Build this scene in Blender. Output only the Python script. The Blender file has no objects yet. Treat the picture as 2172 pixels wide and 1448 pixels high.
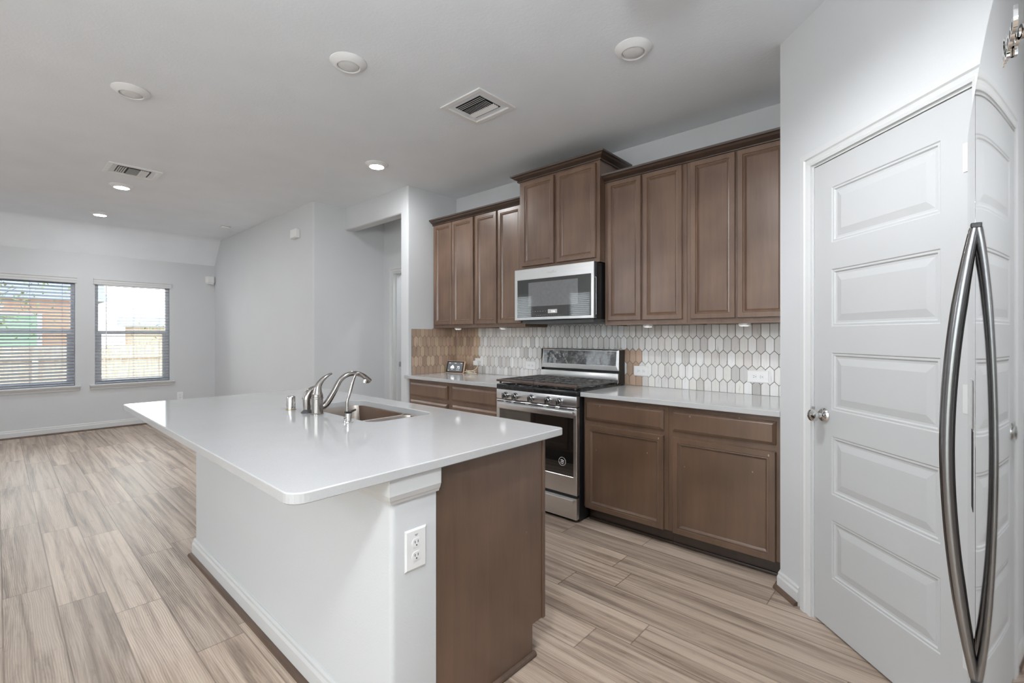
import bpy, bmesh, math, random
from mathutils import Vector, Matrix

random.seed(7)
S = bpy.context.scene
COL = S.collection
PI = math.pi

# ------------------------------------------------------------------ camera
YAW = 0.7343
FPX = 987.4
cam_d = bpy.data.cameras.new('camera')
cam = bpy.data.objects.new('camera', cam_d)
COL.objects.link(cam)
cam.location = (0, 0, 1.277)
cam.rotation_euler = (PI / 2, 0, YAW)
cam_d.sensor_width = 36
cam_d.lens = FPX / 2172 * 36
cam_d.shift_y = -12.46 / 2172
cam_d.clip_start = 0.01
S.camera = cam

# ------------------------------------------------------------------ sky, exposure
world = bpy.data.worlds.new('overcast sky')
S.world = world
world.use_nodes = True
wn = world.node_tree.nodes
wn['Background'].inputs[0].default_value = (0.93, 0.97, 1.0, 1)
wn['Background'].inputs[1].default_value = 3.4
S.view_settings.view_transform = 'Standard'
S.view_settings.look = 'None'
S.view_settings.gamma = 1
S.view_settings.use_curve_mapping = False
S.view_settings.exposure = 0.6
S.cycles.use_denoising = True
S.cycles.max_bounces = 10
S.cycles.diffuse_bounces = 6
S.cycles.glossy_bounces = 4
S.cycles.transparent_max_bounces = 8
S.cycles.caustics_reflective = False
S.cycles.caustics_refractive = False
S.cycles.sample_clamp_indirect = 6


def portal(name, loc, rot, sx, sy):
    l = bpy.data.lights.new(name, 'AREA')
    l.shape = 'RECTANGLE'
    l.size = sx
    l.size_y = sy
    l.cycles.is_portal = True
    o = bpy.data.objects.new(name, l)
    COL.objects.link(o)
    o.location = loc
    o.rotation_euler = rot


# main room numbers (metres; z up, kitchen wall along x, camera over the origin)
XF, YL, XH = -8.433, 2.318, -5.017      # window wall, living room wall, hall corner
YK = 3.316                              # kitchen wall
XS0, XS1, YS = -3.909, -3.80, 2.691     # stub wall
YHB = 3.21                              # wall at the back of the hall nook
ZC = 2.743
YB = -3.2                               # wall behind the camera
XR = 0.92                               # wall right of the camera
XP, YP = -0.569, 2.650                  # where the diagonal pantry wall starts
CT = 0.892                              # counter top height

# openings in the wall behind the camera and the window wall
WINS_FAR = [(0.283, 0.834), (1.314, 0.834)]       # centre y, width
WZ0, WZ1 = 0.612, 2.02
WINS_BACK = [(-7.86, 0.86), (-6.03, 0.62)]
WB1 = 2.30
ADDED_PATIO = (-1.5, 0.45, 2.35)  # patio door added as an unseen opening for daylight
ADDED_WIN = (-1.75, 2.0, 0.25, 2.3)               # window added for light: centre y, width, sill, head                         # x0, x1, height
for yc, w in WINS_FAR:
    portal('daylight portal', (XF - 0.15, yc, (WZ0 + WZ1) / 2), (0, -PI / 2, 0), WZ1 - WZ0, w)
for xc, w in WINS_BACK:
    portal('daylight portal', (xc, YB - 0.15, (WZ0 + WB1) / 2), (PI / 2, 0, 0), w, WB1 - WZ0)
portal('daylight portal', ((ADDED_PATIO[0] + ADDED_PATIO[1]) / 2, YB - 0.15, ADDED_PATIO[2] / 2), (PI / 2, 0, 0), ADDED_PATIO[1] - ADDED_PATIO[0], ADDED_PATIO[2])

portal('daylight portal', (XR + 0.14, ADDED_WIN[0], (ADDED_WIN[2] + ADDED_WIN[3]) / 2), (0, PI / 2, 0), ADDED_WIN[3] - ADDED_WIN[2], ADDED_WIN[1])


# ------------------------------------------------------------------ materials
def srgb(r, g, b):
    f = lambda c: c / 12.92 if c <= 0.04045 else ((c + 0.055) / 1.055) ** 2.4
    return (f(r / 255), f(g / 255), f(b / 255))


def new_mat(name):
    m = bpy.data.materials.new(name)
    m.use_nodes = True
    nt = m.node_tree
    return m, nt, nt.nodes['Principled BSDF']


def nd(nt, kind, **kw):
    n = nt.nodes.new(kind)
    for k, v in kw.items():
        if k.startswith('i_'):
            key = k[2:]
            key = int(key) if key.isdigit() else key
            n.inputs[key].default_value = v
        else:
            setattr(n, k, v)
    return n


def coords(nt, scale=(1, 1, 1), src='Object'):
    tc = nd(nt, 'ShaderNodeTexCoord')
    mp = nd(nt, 'ShaderNodeMapping')
    mp.inputs['Scale'].default_value = scale
    nt.links.new(tc.outputs[src], mp.inputs[0])
    return mp.outputs[0]


def noise(nt, vec, scale, detail=3, rough=0.5, dist=0.0):
    n = nd(nt, 'ShaderNodeTexNoise')
    n.inputs['Scale'].default_value = scale
    n.inputs['Detail'].default_value = detail
    n.inputs['Roughness'].default_value = rough
    n.inputs['Distortion'].default_value = dist
    nt.links.new(vec, n.inputs['Vector'])
    return n.outputs['Fac']


def ramp(nt, fac, stops):
    r = nd(nt, 'ShaderNodeValToRGB')
    e = r.color_ramp.elements
    while len(e) < len(stops):
        e.new(0.5)
    for i, (p, c) in enumerate(stops):
        e[i].position = p
        e[i].color = (*c, 1) if len(c) == 3 else c
    nt.links.new(fac, r.inputs[0])
    return r.outputs[0]


def mixc(nt, fac, a, b, mode='MIX'):
    m = nd(nt, 'ShaderNodeMix', data_type='RGBA', blend_type=mode)
    for sock, v in ((m.inputs[0], fac), (m.inputs[6], a), (m.inputs[7], b)):
        if hasattr(v, 'links') or isinstance(v, bpy.types.NodeSocket):
            nt.links.new(v, sock)
        elif isinstance(v, (int, float)):
            sock.default_value = v
        else:
            sock.default_value = (*v, 1)
    return m.outputs[2]


def add_bump(nt, bs, h, strength, dist):
    b = nd(nt, 'ShaderNodeBump')
    b.inputs['Strength'].default_value = strength
    b.inputs['Distance'].default_value = dist
    nt.links.new(h, b.inputs['Height'])
    nt.links.new(b.outputs[0], bs.inputs['Normal'])


def mat(name, col, rough=0.5, metal=0.0, var=0.06, scale=15, stretch=(1, 1, 1), bump=0.0, bscale=200,
        bdist=0.001, spec=0.5, coat=0.0, rvar=0.0):
    m, nt, bs = new_mat(name)
    v = coords(nt, stretch)
    f = noise(nt, v, scale, 4)
    c = ramp(nt, f, [(0.3, tuple(x * (1 - var) for x in col)), (0.7, tuple(min(1, x * (1 + var)) for x in col))])
    nt.links.new(c, bs.inputs['Base Color'])
    bs.inputs['Roughness'].default_value = rough
    bs.inputs['Metallic'].default_value = metal
    bs.inputs['Specular IOR Level'].default_value = spec
    bs.inputs['Coat Weight'].default_value = coat
    if rvar:
        mr = nd(nt, 'ShaderNodeMapRange')
        mr.inputs[3].default_value = rough - rvar
        mr.inputs[4].default_value = rough + rvar
        nt.links.new(f, mr.inputs[0])
        nt.links.new(mr.outputs[0], bs.inputs['Roughness'])
    if bump:
        add_bump(nt, bs, noise(nt, v, bscale, 2), bump, bdist)
    return m


def emit_mat(name, col, strength):
    m, nt, bs = new_mat(name)
    bs.inputs['Base Color'].default_value = (*col, 1)
    bs.inputs['Emission Color'].default_value = (*col, 1)
    bs.inputs['Emission Strength'].default_value = strength
    return m


M = {}
M['wall'] = mat('painted wall', (0.645, 0.655, 0.67), 0.75, var=0.015, scale=2, bump=0.25, bscale=160, bdist=0.002, spec=0.3)
M['ceiling'] = mat('textured ceiling paint', (0.84, 0.872, 0.91), 0.85, var=0.02, scale=3, bump=0.22, bscale=80, bdist=0.004, spec=0.2)
M['trim'] = mat('white trim paint', (0.66, 0.665, 0.67), 0.35, var=0.01, scale=4)
M['door'] = mat('white door paint', (0.54, 0.547, 0.555), 0.4, var=0.012, scale=3)
M['plastic'] = mat('white plastic', (0.82, 0.82, 0.82), 0.35, var=0.01)
M['vinyl'] = mat('white vinyl', (0.88, 0.88, 0.89), 0.4, var=0.01)
M['slat'] = mat('shade-toned blind slat', (0.42, 0.45, 0.52), 0.4, var=0.02)  # white slats; backlit shade is put into this grey-blue tone
M['dark'] = mat('black void', (0.012, 0.012, 0.013), 0.6)
M['blackplastic'] = mat('black plastic', (0.015, 0.015, 0.016), 0.35)
M['greyplastic'] = mat('dark grey plastic', (0.07, 0.07, 0.072), 0.4)
M['enamel'] = mat('black enamel', (0.02, 0.02, 0.021), 0.15, var=0.3, scale=40)
M['iron'] = mat('cast iron', (0.10, 0.096, 0.094), 0.45, var=0.35, scale=30, bump=0.3, bscale=300)
M['ironbrown'] = mat('worn brown iron edge', (0.11, 0.075, 0.062), 0.45, var=0.3, scale=12)
M['burner'] = mat('burner cap', (0.035, 0.035, 0.036), 0.5)
M['steel'] = mat('brushed stainless steel', (0.88, 0.88, 0.885), 0.3, 1.0, var=0.03, scale=3, stretch=(2, 2, 160), rvar=0.05)
M['steelv'] = mat('brushed stainless door', (0.60, 0.60, 0.605), 0.045, 1.0, var=0.02, scale=3, stretch=(60, 60, 1), rvar=0.01)
M['chrome'] = mat('polished chrome', (0.72, 0.71, 0.70), 0.09, 1.0, var=0.03)
M['nickel'] = mat('brushed nickel', (0.43, 0.405, 0.385), 0.15, 1.0, var=0.06, scale=30)
M['sinksteel'] = mat('brushed sink steel', (0.60, 0.545, 0.50), 0.36, 1.0, var=0.08, scale=6, stretch=(1, 1, 20))
M['brass'] = mat('brass ring', (0.55, 0.42, 0.2), 0.3, 1.0)
M['handle'] = mat('grey steel handle', (0.27, 0.27, 0.275), 0.22, 1.0, var=0.03)
M['greybody'] = mat('grey appliance side', (0.22, 0.22, 0.225), 0.45)
M['tan'] = mat('pale tan frame', srgb(205, 170, 140), 0.5)
M['cable'] = mat('cream cable', (0.75, 0.68, 0.55), 0.5)
M['shoe'] = mat('brown shoe moulding', srgb(96, 78, 66), 0.45, var=0.25, scale=3, stretch=(1, 8, 8))
M['strike'] = mat('grey strike plate', (0.6, 0.6, 0.6), 0.35, 1.0)
M['whitetext'] = emit_mat('lit white text', (0.85, 0.85, 0.85), 0.55)
M['whiteprint'] = mat('white print', (0.8, 0.8, 0.8), 0.5)
M['greyprint'] = mat('grey print', (0.35, 0.35, 0.35), 0.5)
M['screen'] = emit_mat('dark grey lit screen', (0.07, 0.075, 0.08), 0.8)
M['lcd'] = emit_mat('grey lcd', (0.36, 0.36, 0.36), 0.3)
M['lit'] = emit_mat('lit lamp lens', (0.96, 0.985, 1.0), 300)
M['globe'] = emit_mat('glowing fill globe', (0.95, 0.98, 1.0), 36)
M['dome'] = emit_mat('glowing fill pendant', (0.95, 0.98, 1.0), 80)
M['bulb'] = emit_mat('glowing fill bulb', (0.95, 0.98, 1.0), 560)
M['puck'] = emit_mat('glowing puck', (0.98, 0.98, 0.98), 42)
M['lens'] = mat('frosted lamp lens', (0.72, 0.72, 0.72), 0.45)


def scuffed_wall():
    m, nt, bs = new_mat('scuffed painted wall')
    v = coords(nt)
    lines = noise(nt, coords(nt, (7, 7, 16)), 2.0, 5, 0.7, 1.5)
    low = noise(nt, v, 2.2, 2)
    f = nd(nt, 'ShaderNodeMath', operation='MULTIPLY')
    nt.links.new(ramp(nt, lines, [(0.70, (0, 0, 0)), (0.74, (1, 1, 1))]), f.inputs[0])
    nt.links.new(ramp(nt, low, [(0.50, (0, 0, 0)), (0.62, (1, 1, 1))]), f.inputs[1])
    c = mixc(nt, f.outputs[0], (0.645, 0.655, 0.67), (0.36, 0.36, 0.365))
    nt.links.new(c, bs.inputs['Base Color'])
    bs.inputs['Roughness'].default_value = 0.7
    bs.inputs['Specular IOR Level'].default_value = 0.3
    add_bump(nt, bs, noise(nt, v, 150, 2), 0.35, 0.002)
    return m


M['scuffwall'] = scuffed_wall()


def wood_mat(name, dark, light, rough, scuff=0.0, stretch=(9, 9, 0.9)):
    m, nt, bs = new_mat(name)
    v = coords(nt, stretch)
    a = noise(nt, v, 2.2, 6, 0.6, 0.4)
    v2 = coords(nt, (stretch[0] * 8, stretch[1] * 8, stretch[2] * 2))
    b = noise(nt, v2, 3, 3, 0.6)
    c = ramp(nt, a, [(0.28, dark), (0.72, light)])
    c = mixc(nt, 0.28, c, ramp(nt, b, [(0.3, dark), (0.7, light)]))
    v3 = coords(nt, (1, 1, 1))
    big = noise(nt, v3, 3.0, 2)
    c = mixc(nt, 0.35, c, ramp(nt, big, [(0.35, tuple(x * 0.8 for x in dark)), (0.65, tuple(x * 1.15 for x in light))]))
    if scuff:
        vor = nd(nt, 'ShaderNodeTexVoronoi')
        vor.inputs['Scale'].default_value = 13
        nt.links.new(coords(nt, (1, 1, 0.55)), vor.inputs['Vector'])
        dots = ramp(nt, vor.outputs['Distance'], [(0.035, (1, 1, 1)), (0.055, (0, 0, 0))])
        msk = ramp(nt, noise(nt, v3, 4.0, 2), [(0.52, (0, 0, 0)), (0.6, (1, 1, 1))])
        f = nd(nt, 'ShaderNodeMath', operation='MULTIPLY')
        nt.links.new(dots, f.inputs[0])
        nt.links.new(msk, f.inputs[1])
        f2 = nd(nt, 'ShaderNodeMath', operation='MULTIPLY')
        f2.inputs[1].default_value = scuff
        nt.links.new(f.outputs[0], f2.inputs[0])
        c = mixc(nt, f2.outputs[0], c, (0.5, 0.42, 0.36))
    nt.links.new(c, bs.inputs['Base Color'])
    mr = nd(nt, 'ShaderNodeMapRange')
    mr.inputs[3].default_value = rough - 0.06
    mr.inputs[4].default_value = rough + 0.08
    nt.links.new(big, mr.inputs[0])
    nt.links.new(mr.outputs[0], bs.inputs['Roughness'])
    bs.inputs['Coat Weight'].default_value = 0.4
    bs.inputs['Coat Roughness'].default_value = 0.3
    bs.inputs['Coat IOR'].default_value = 1.75
    add_bump(nt, bs, b, 0.05, 0.0006)
    return m


M['wood'] = wood_mat('dark stained cabinet wood', srgb(94, 69, 53), srgb(128, 101, 82), 0.31)
M['woodlow'] = wood_mat('scuffed dark stained cabinet wood', srgb(84, 63, 48), srgb(112, 87, 69), 0.36, scuff=0.8)
M['woodcrown'] = wood_mat('shade-toned crown wood', srgb(56, 41, 33), srgb(76, 57, 46), 0.34)  # crown's shade, from facing up and down, put into a darker tone
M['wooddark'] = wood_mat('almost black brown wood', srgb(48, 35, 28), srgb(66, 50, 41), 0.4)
M['woodrail'] = mat('pale raw wood underside', srgb(170, 140, 112), 0.6, var=0.1, scale=6)


def counter_mat():
    m, nt, bs = new_mat('white quartz')
    v = coords(nt)
    sp = noise(nt, v, 420, 1)
    c = ramp(nt, sp, [(0.28, (0.42, 0.42, 0.43)), (0.36, (0.53, 0.53, 0.535))])
    cl = noise(nt, v, 5, 3)
    c = mixc(nt, 0.25, c, ramp(nt, cl, [(0.35, (0.50, 0.50, 0.505)), (0.65, (0.56, 0.56, 0.565))]))
    nt.links.new(c, bs.inputs['Base Color'])
    bs.inputs['Roughness'].default_value = 0.09
    bs.inputs['Specular IOR Level'].default_value = 0.55
    return m


M['quartz'] = counter_mat()


def mirror_glass(name, col, rough, var):
    m, nt, bs = new_mat(name)
    v = coords(nt)
    f = noise(nt, v, 35, 5, 0.7, 0.3)
    c = ramp(nt, f, [(0.4, col), (0.62, tuple(x + var for x in col))])
    nt.links.new(c, bs.inputs['Base Color'])
    bs.inputs['Roughness'].default_value = rough
    bs.inputs['Specular IOR Level'].default_value = 0.9
    bs.inputs['Coat Weight'].default_value = 1.0
    bs.inputs['Coat Roughness'].default_value = 0.03
    bs.inputs['Coat IOR'].default_value = 1.9
    return m


M['blackglass'] = mirror_glass('black oven glass', (0.006, 0.006, 0.006), 0.06, 0.004)
M['mwglass'] = mirror_glass('smudged microwave glass', (0.025, 0.025, 0.026), 0.05, 0.02)
M['mwwindow'] = mirror_glass('grey microwave window', (0.17, 0.17, 0.175), 0.08, 0.02)


def pane_mat():
    m, nt, bs = new_mat('window pane')
    out = nt.nodes['Material Output']
    tr = nd(nt, 'ShaderNodeBsdfTransparent')
    tr.inputs[0].default_value = (0.95, 0.97, 0.96, 1)
    gl = nd(nt, 'ShaderNodeBsdfGlossy')
    gl.inputs['Roughness'].default_value = 0.02
    mx = nd(nt, 'ShaderNodeMixShader')
    fr = nd(nt, 'ShaderNodeFresnel')
    fr.inputs[0].default_value = 1.25
    nt.links.new(fr.outputs[0], mx.inputs[0])
    nt.links.new(tr.outputs[0], mx.inputs[1])
    nt.links.new(gl.outputs[0], mx.inputs[2])
    nt.links.new(mx.outputs[0], out.inputs[0])
    return m


M['pane'] = pane_mat()


def floor_mat():
    m, nt, bs = new_mat('grey brown plank floor')
    uv = nd(nt, 'ShaderNodeUVMap', uv_map='plank').outputs[0]
    ed = nd(nt, 'ShaderNodeUVMap', uv_map='edge').outputs[0]
    at = nd(nt, 'ShaderNodeAttribute', attribute_name='tone')

    def mp(vec, sc):
        n = nd(nt, 'ShaderNodeMapping')
        n.inputs['Scale'].default_value = sc
        nt.links.new(vec, n.inputs[0])
        return n.outputs[0]
    a = noise(nt, mp(uv, (0.75, 19, 1)), 1.0, 6, 0.64, 0.55)
    b = noise(nt, mp(uv, (3.0, 95, 1)), 1.0, 4, 0.65, 0.4)
    k = noise(nt, mp(uv, (7, 24, 1)), 1.0, 4, 0.6, 1.4)
    dk, md, lt = srgb(98, 80, 68), srgb(164, 144, 128), srgb(208, 190, 173)
    c = ramp(nt, a, [(0.36, dk), (0.46, md), (0.57, lt)])
    c2 = ramp(nt, b, [(0.32, srgb(128, 109, 95)), (0.6, srgb(208, 189, 172))])
    c = mixc(nt, 0.28, c, c2)
    c3 = ramp(nt, k, [(0.30, srgb(108, 91, 79)), (0.42, srgb(196, 176, 159))])
    c = mixc(nt, 0.16, c, c3)
    wv = nd(nt, 'ShaderNodeTexWave', wave_type='BANDS', bands_direction='Y')
    wv.inputs['Scale'].default_value = 40
    wv.inputs['Distortion'].default_value = 14
    wv.inputs['Detail'].default_value = 2
    wv.inputs['Detail Scale'].default_value = 0.35
    nt.links.new(mp(uv, (0.16, 1, 1)), wv.inputs['Vector'])
    grain = ramp(nt, wv.outputs['Fac'], [(0.0, (0.86, 0.85, 0.84)), (0.2, (1, 1, 1))])
    c = mixc(nt, 0.75, c, grain, 'MULTIPLY')
    # plank to plank tone
    sep = nd(nt, 'ShaderNodeSeparateColor')
    nt.links.new(at.outputs['Color'], sep.inputs[0])
    tone = nd(nt, 'ShaderNodeMapRange')
    tone.inputs[3].default_value = 0.83
    tone.inputs[4].default_value = 1.10
    nt.links.new(sep.outputs[0], tone.inputs[0])
    vm = nd(nt, 'ShaderNodeVectorMath', operation='SCALE')
    nt.links.new(c, vm.inputs[0])
    nt.links.new(tone.outputs[0], vm.inputs['Scale'])
    # seams
    se = nd(nt, 'ShaderNodeSeparateXYZ')
    nt.links.new(ed, se.inputs[0])

    def near(sock, size):
        p = nd(nt, 'ShaderNodeMath', operation='PINGPONG')
        p.inputs[1].default_value = size / 2
        nt.links.new(sock, p.inputs[0])
        return p.outputs[0]
    mn = nd(nt, 'ShaderNodeMath', operation='MINIMUM')
    nt.links.new(near(se.outputs[0], 1.2), mn.inputs[0])
    nt.links.new(near(se.outputs[1], 0.174), mn.inputs[1])
    seam = ramp(nt, mn.outputs[0], [(0.0005, (0.42, 0.38, 0.36)), (0.0016, (1, 1, 1))])
    c = mixc(nt, 1.0, vm.outputs[0], seam, 'MULTIPLY')
    nt.links.new(c, bs.inputs['Base Color'])
    mr = nd(nt, 'ShaderNodeMapRange')
    mr.inputs[3].default_value = 0.30
    mr.inputs[4].default_value = 0.46
    nt.links.new(b, mr.inputs[0])
    nt.links.new(mr.outputs[0], bs.inputs['Roughness'])
    add_bump(nt, bs, wv.outputs['Fac'], 0.25, 0.0014)
    return m


M['floor'] = floor_mat()


def tile_mat():
    m, nt, bs = new_mat('picket tile')
    at = nd(nt, 'ShaderNodeAttribute', attribute_name='tone')
    v = coords(nt, (60, 60, 5))
    f = noise(nt, v, 1.0, 4, 0.65, 0.6)
    st = ramp(nt, f, [(0.28, (0.62, 0.6, 0.58)), (0.40, (0.96, 0.96, 0.96)), (0.7, (1.04, 1.04, 1.04))])
    c = mixc(nt, 1.0, at.outputs['Color'], st, 'MULTIPLY')
    nt.links.new(c, bs.inputs['Base Color'])
    bs.inputs['Roughness'].default_value = 0.22
    return m


M['tile'] = tile_mat()
M['grout'] = mat('grey brown grout', srgb(104, 97, 91), 0.8)

# ------------------------------------------------------------------ geometry helpers
WM = {}


def box(bm, x0, x1, y0, y1, z0, z1, bev=0.0, seg=2):
    b2 = bmesh.new()
    vs = [b2.verts.new(p) for p in ((x0, y0, z0), (x1, y0, z0), (x1, y1, z0), (x0, y1, z0),
                                    (x0, y0, z1), (x1, y0, z1), (x1, y1, z1), (x0, y1, z1))]
    for f in ((3, 2, 1, 0), (4, 5, 6, 7), (0, 1, 5, 4), (1, 2, 6, 5), (2, 3, 7, 6), (3, 0, 4, 7)):
        b2.faces.new([vs[i] for i in f])
    if bev:
        bmesh.ops.bevel(b2, geom=b2.edges[:], offset=bev, segments=seg, affect='EDGES', profile=0.5)
    merge(bm, b2)


def merge(bm, b2, mtx=None, mi=None):
    if mtx is not None:
        b2.transform(mtx)
    b2.verts.index_update()
    vm = [bm.verts.new(v.co) for v in b2.verts]
    for f in b2.faces:
        nf = bm.faces.new([vm[v.index] for v in f.verts])
        nf.material_index = f.material_index if mi is None else mi
    b2.free()


def prism(bm, poly, z0, z1, bev_verts=(), bev=0.0, seg=4):
    """poly: list of (x, y) counter-clockwise; selected vertical edges can be rounded"""
    b2 = bmesh.new()
    lo = [b2.verts.new((x, y, z0)) for x, y in poly]
    hi = [b2.verts.new((x, y, z1)) for x, y in poly]
    n = len(poly)
    b2.faces.new(lo[::-1])
    b2.faces.new(hi)
    for i in range(n):
        b2.faces.new((lo[i], lo[(i + 1) % n], hi[(i + 1) % n], hi[i]))
    if bev:
        ed = []
        for i in bev_verts:
            for e in lo[i].link_edges:
                if e.other_vert(lo[i]) is hi[i]:
                    ed.append(e)
        bmesh.ops.bevel(b2, geom=ed, offset=bev, segments=seg, affect='EDGES', profile=0.5)
    merge(bm, b2)


def frame_of(d):
    d = d.normalized()
    up = Vector((0, 0, 1)) if abs(d.z) < 0.9 else Vector((1, 0, 0))
    a = d.cross(up).normalized()
    return a, d.cross(a).normalized()


def tube(bm, pts, rad, seg=12, cap=True, flat=1.0):
    pts = [Vector(p) for p in pts]
    n = len(pts)
    rad = rad if isinstance(rad, (list, tuple)) else [rad] * n
    rings = []
    a = None
    for i, p in enumerate(pts):
        d = (pts[min(i + 1, n - 1)] - pts[max(i - 1, 0)])
        if a is None:
            a, b = frame_of(d)
        else:
            d = d.normalized()
            a = (a - d * a.dot(d)).normalized()
            b = d.cross(a).normalized()
        rings.append([bm.verts.new(p + (a * math.cos(2 * PI * k / seg) * flat + b * math.sin(2 * PI * k / seg)) * rad[i]) for k in range(seg)])
    for i in range(n - 1):
        for k in range(seg):
            bm.faces.new((rings[i][k], rings[i][(k + 1) % seg], rings[i + 1][(k + 1) % seg], rings[i + 1][k]))
    if cap:
        bm.faces.new(rings[0][::-1])
        bm.faces.new(rings[-1])


def cyl(bm, p0, p1, r0, r1=None, seg=20):
    tube(bm, [p0, p1], [r0, r0 if r1 is None else r1], seg)


def lathe(bm, prof, origin, axis=(0, 0, 1), seg=28):
    """prof: (radius, distance along axis)"""
    ax = Vector(axis).normalized()
    a, b = frame_of(ax)
    o = Vector(origin)
    rings = []
    for r, h in prof:
        if r < 1e-6:
            rings.append([bm.verts.new(o + ax * h)])
        else:
            rings.append([bm.verts.new(o + ax * h + (a * math.cos(2 * PI * k / seg) + b * math.sin(2 * PI * k / seg)) * r) for k in range(seg)])
    for r0, r1 in zip(rings, rings[1:]):
        for k in range(seg):
            k2 = (k + 1) % seg
            q = []
            for v in (r0[k % len(r0)], r0[k2 % len(r0)], r1[k2 % len(r1)], r1[k % len(r1)]):
                if v not in q:
                    q.append(v)
            if len(q) > 2:
                bm.faces.new(q)


def spline(pts, n=8):
    """smooth points through pts (Catmull-Rom)"""
    P = [Vector(p) for p in pts]
    P = [P[0] * 2 - P[1]] + P + [P[-1] * 2 - P[-2]]
    out = []
    for i in range(1, len(P) - 2):
        for k in range(n):
            t = k / n
            p0, p1, p2, p3 = P[i - 1:i + 3]
            out.append(0.5 * ((2 * p1) + (p2 - p0) * t + (2 * p0 - 5 * p1 + 4 * p2 - p3) * t * t + (3 * p1 - p0 - 3 * p2 + p3) * t ** 3))
    out.append(P[-2])
    return out


def sweep(bm, path, prof, fn=None, closed=False):
    """sweep profile (out, height) along a 2D path with mitred corners; out is to the right of travel"""
    fn = fn or (lambda p, q, h: (p, q, h))
    n = len(path)
    rings = []
    for i in range(n):
        p = Vector(path[i])
        d0 = d1 = None
        if i > 0 or closed:
            d0 = (p - Vector(path[i - 1])).normalized()
        if i < n - 1 or closed:
            d1 = (Vector(path[(i + 1) % n]) - p).normalized()
        d0 = d0 or d1
        d1 = d1 or d0
        n0, n1 = Vector((d0.y, -d0.x)), Vector((d1.y, -d1.x))
        m = (n0 + n1)
        m = m / max(1e-6, m.dot(n0)) if m.length > 1e-6 else n0
        rings.append([bm.verts.new(fn(p.x + m.x * o, p.y + m.y * o, h)) for o, h in prof])
    k = len(prof)
    for i in range(n if closed else n - 1):
        r0, r1 = rings[i], rings[(i + 1) % n]
        for j in range(k):
            bm.faces.new((r0[j], r0[(j + 1) % k], r1[(j + 1) % k], r1[j]))
    if not closed:
        bm.faces.new(rings[0][::-1])
        bm.faces.new(rings[-1])


def rect_loops(bm, u0, u1, v0, v1, loops, fn, cap=True):
    """nested rectangles: loops = (inset, depth); fn maps (u, v, depth) to a point"""
    prev = None
    for ins, d in loops:
        r = [bm.verts.new(fn(u, v, d)) for u, v in ((u0 + ins, v0 + ins), (u1 - ins, v0 + ins), (u1 - ins, v1 - ins), (u0 + ins, v1 - ins))]
        if prev:
            for i in range(4):
                bm.faces.new((prev[i], prev[(i + 1) % 4], r[(i + 1) % 4], r[i]))
        prev = r
    if cap:
        bm.faces.new(prev)


def obj(name, bm, m, parent=None, smooth=False, local=False, label=None, angle=35):
    if parent is not None and not local:
        bm.transform(WM[parent.name].inverted())
    bmesh.ops.recalc_face_normals(bm, faces=bm.faces[:])
    me = bpy.data.meshes.new(name)
    bm.to_mesh(me)
    bm.free()
    for x in (m if isinstance(m, (list, tuple)) else [m]):
        me.materials.append(x)
    if smooth:
        me.polygons.foreach_set('use_smooth', [True] * len(me.polygons))
        me.set_sharp_from_angle(angle=math.radians(angle))
    o = bpy.data.objects.new(name, me)
    COL.objects.link(o)
    if parent is not None:
        o.parent = parent
        WM[o.name] = WM[parent.name]
    else:
        WM[o.name] = Matrix.Identity(4)
    if label:
        o['label'] = label
    return o


def tag(o, label, cat, group=None):
    o['label'] = label
    o['category'] = cat
    if group:
        o['group'] = group
    return o


def struct(name, bm, m, parent=None, **k):
    o = obj(name, bm, m, parent, **k)
    if parent is None:
        o['kind'] = 'structure'
    return o


def thing(name, label, cat, loc=(0, 0, 0), rotz=0.0, group=None):
    o = bpy.data.objects.new(name, None)
    o.empty_display_size = 0.05
    COL.objects.link(o)
    o.location = loc
    o.rotation_euler = (0, 0, rotz)
    WM[o.name] = Matrix.Translation(loc) @ Matrix.Rotation(rotz, 4, 'Z')
    return tag(o, label, cat, group)


def struct_root(name, loc, rotz):
    o = bpy.data.objects.new(name, None)
    o.empty_display_size = 0.05
    COL.objects.link(o)
    o.location = loc
    o.rotation_euler = (0, 0, rotz)
    o['kind'] = 'structure'
    WM[o.name] = Matrix.Translation(loc) @ Matrix.Rotation(rotz, 4, 'Z')
    return o


def dup(root, loc, rotz, label, group=None, extra=None):
    r = root.copy()
    COL.objects.link(r)
    r.location = loc
    r.rotation_euler = (0, 0, rotz)
    r['label'] = label
    if group:
        r['group'] = group
    WM[r.name] = Matrix.Translation(loc) @ Matrix.Rotation(rotz, 4, 'Z')
    for ch in list(root.children):
        c = ch.copy()
        COL.objects.link(c)
        c.parent = r
        for g in ch.children:
            d = g.copy()
            COL.objects.link(d)
            d.parent = c
    return r


def text_bm(body, size, depth, mtx, align='CENTER'):
    """raised lettering as geometry; text plane x right, y up, depth along z, then moved by mtx"""
    cu = bpy.data.curves.new('lettering', 'FONT')
    cu.body = body
    cu.size = size
    cu.extrude = depth
    cu.align_x = align
    cu.align_y = 'CENTER'
    cu.resolution_u = 3
    to = bpy.data.objects.new('lettering', cu)
    COL.objects.link(to)
    bpy.context.view_layer.update()
    me = bpy.data.meshes.new_from_object(to.evaluated_get(bpy.context.evaluated_depsgraph_get()))
    bpy.data.objects.remove(to)
    bpy.data.curves.remove(cu)
    bm = bmesh.new()
    bm.from_mesh(me)
    bpy.data.meshes.remove(me)
    bm.transform(mtx)
    return bm


def face_y(x, y, z):
    """text matrix for a face looking towards -y"""
    return Matrix(((1, 0, 0, x), (0, 0, -1, y), (0, 1, 0, z), (0, 0, 0, 1)))


def face_xneg(x, y, z):
    """text matrix for a face looking towards -x (reads along -y)"""
    return Matrix(((0, 0, -1, x), (-1, 0, 0, y), (0, 1, 0, z), (0, 0, 0, 1)))


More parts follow.
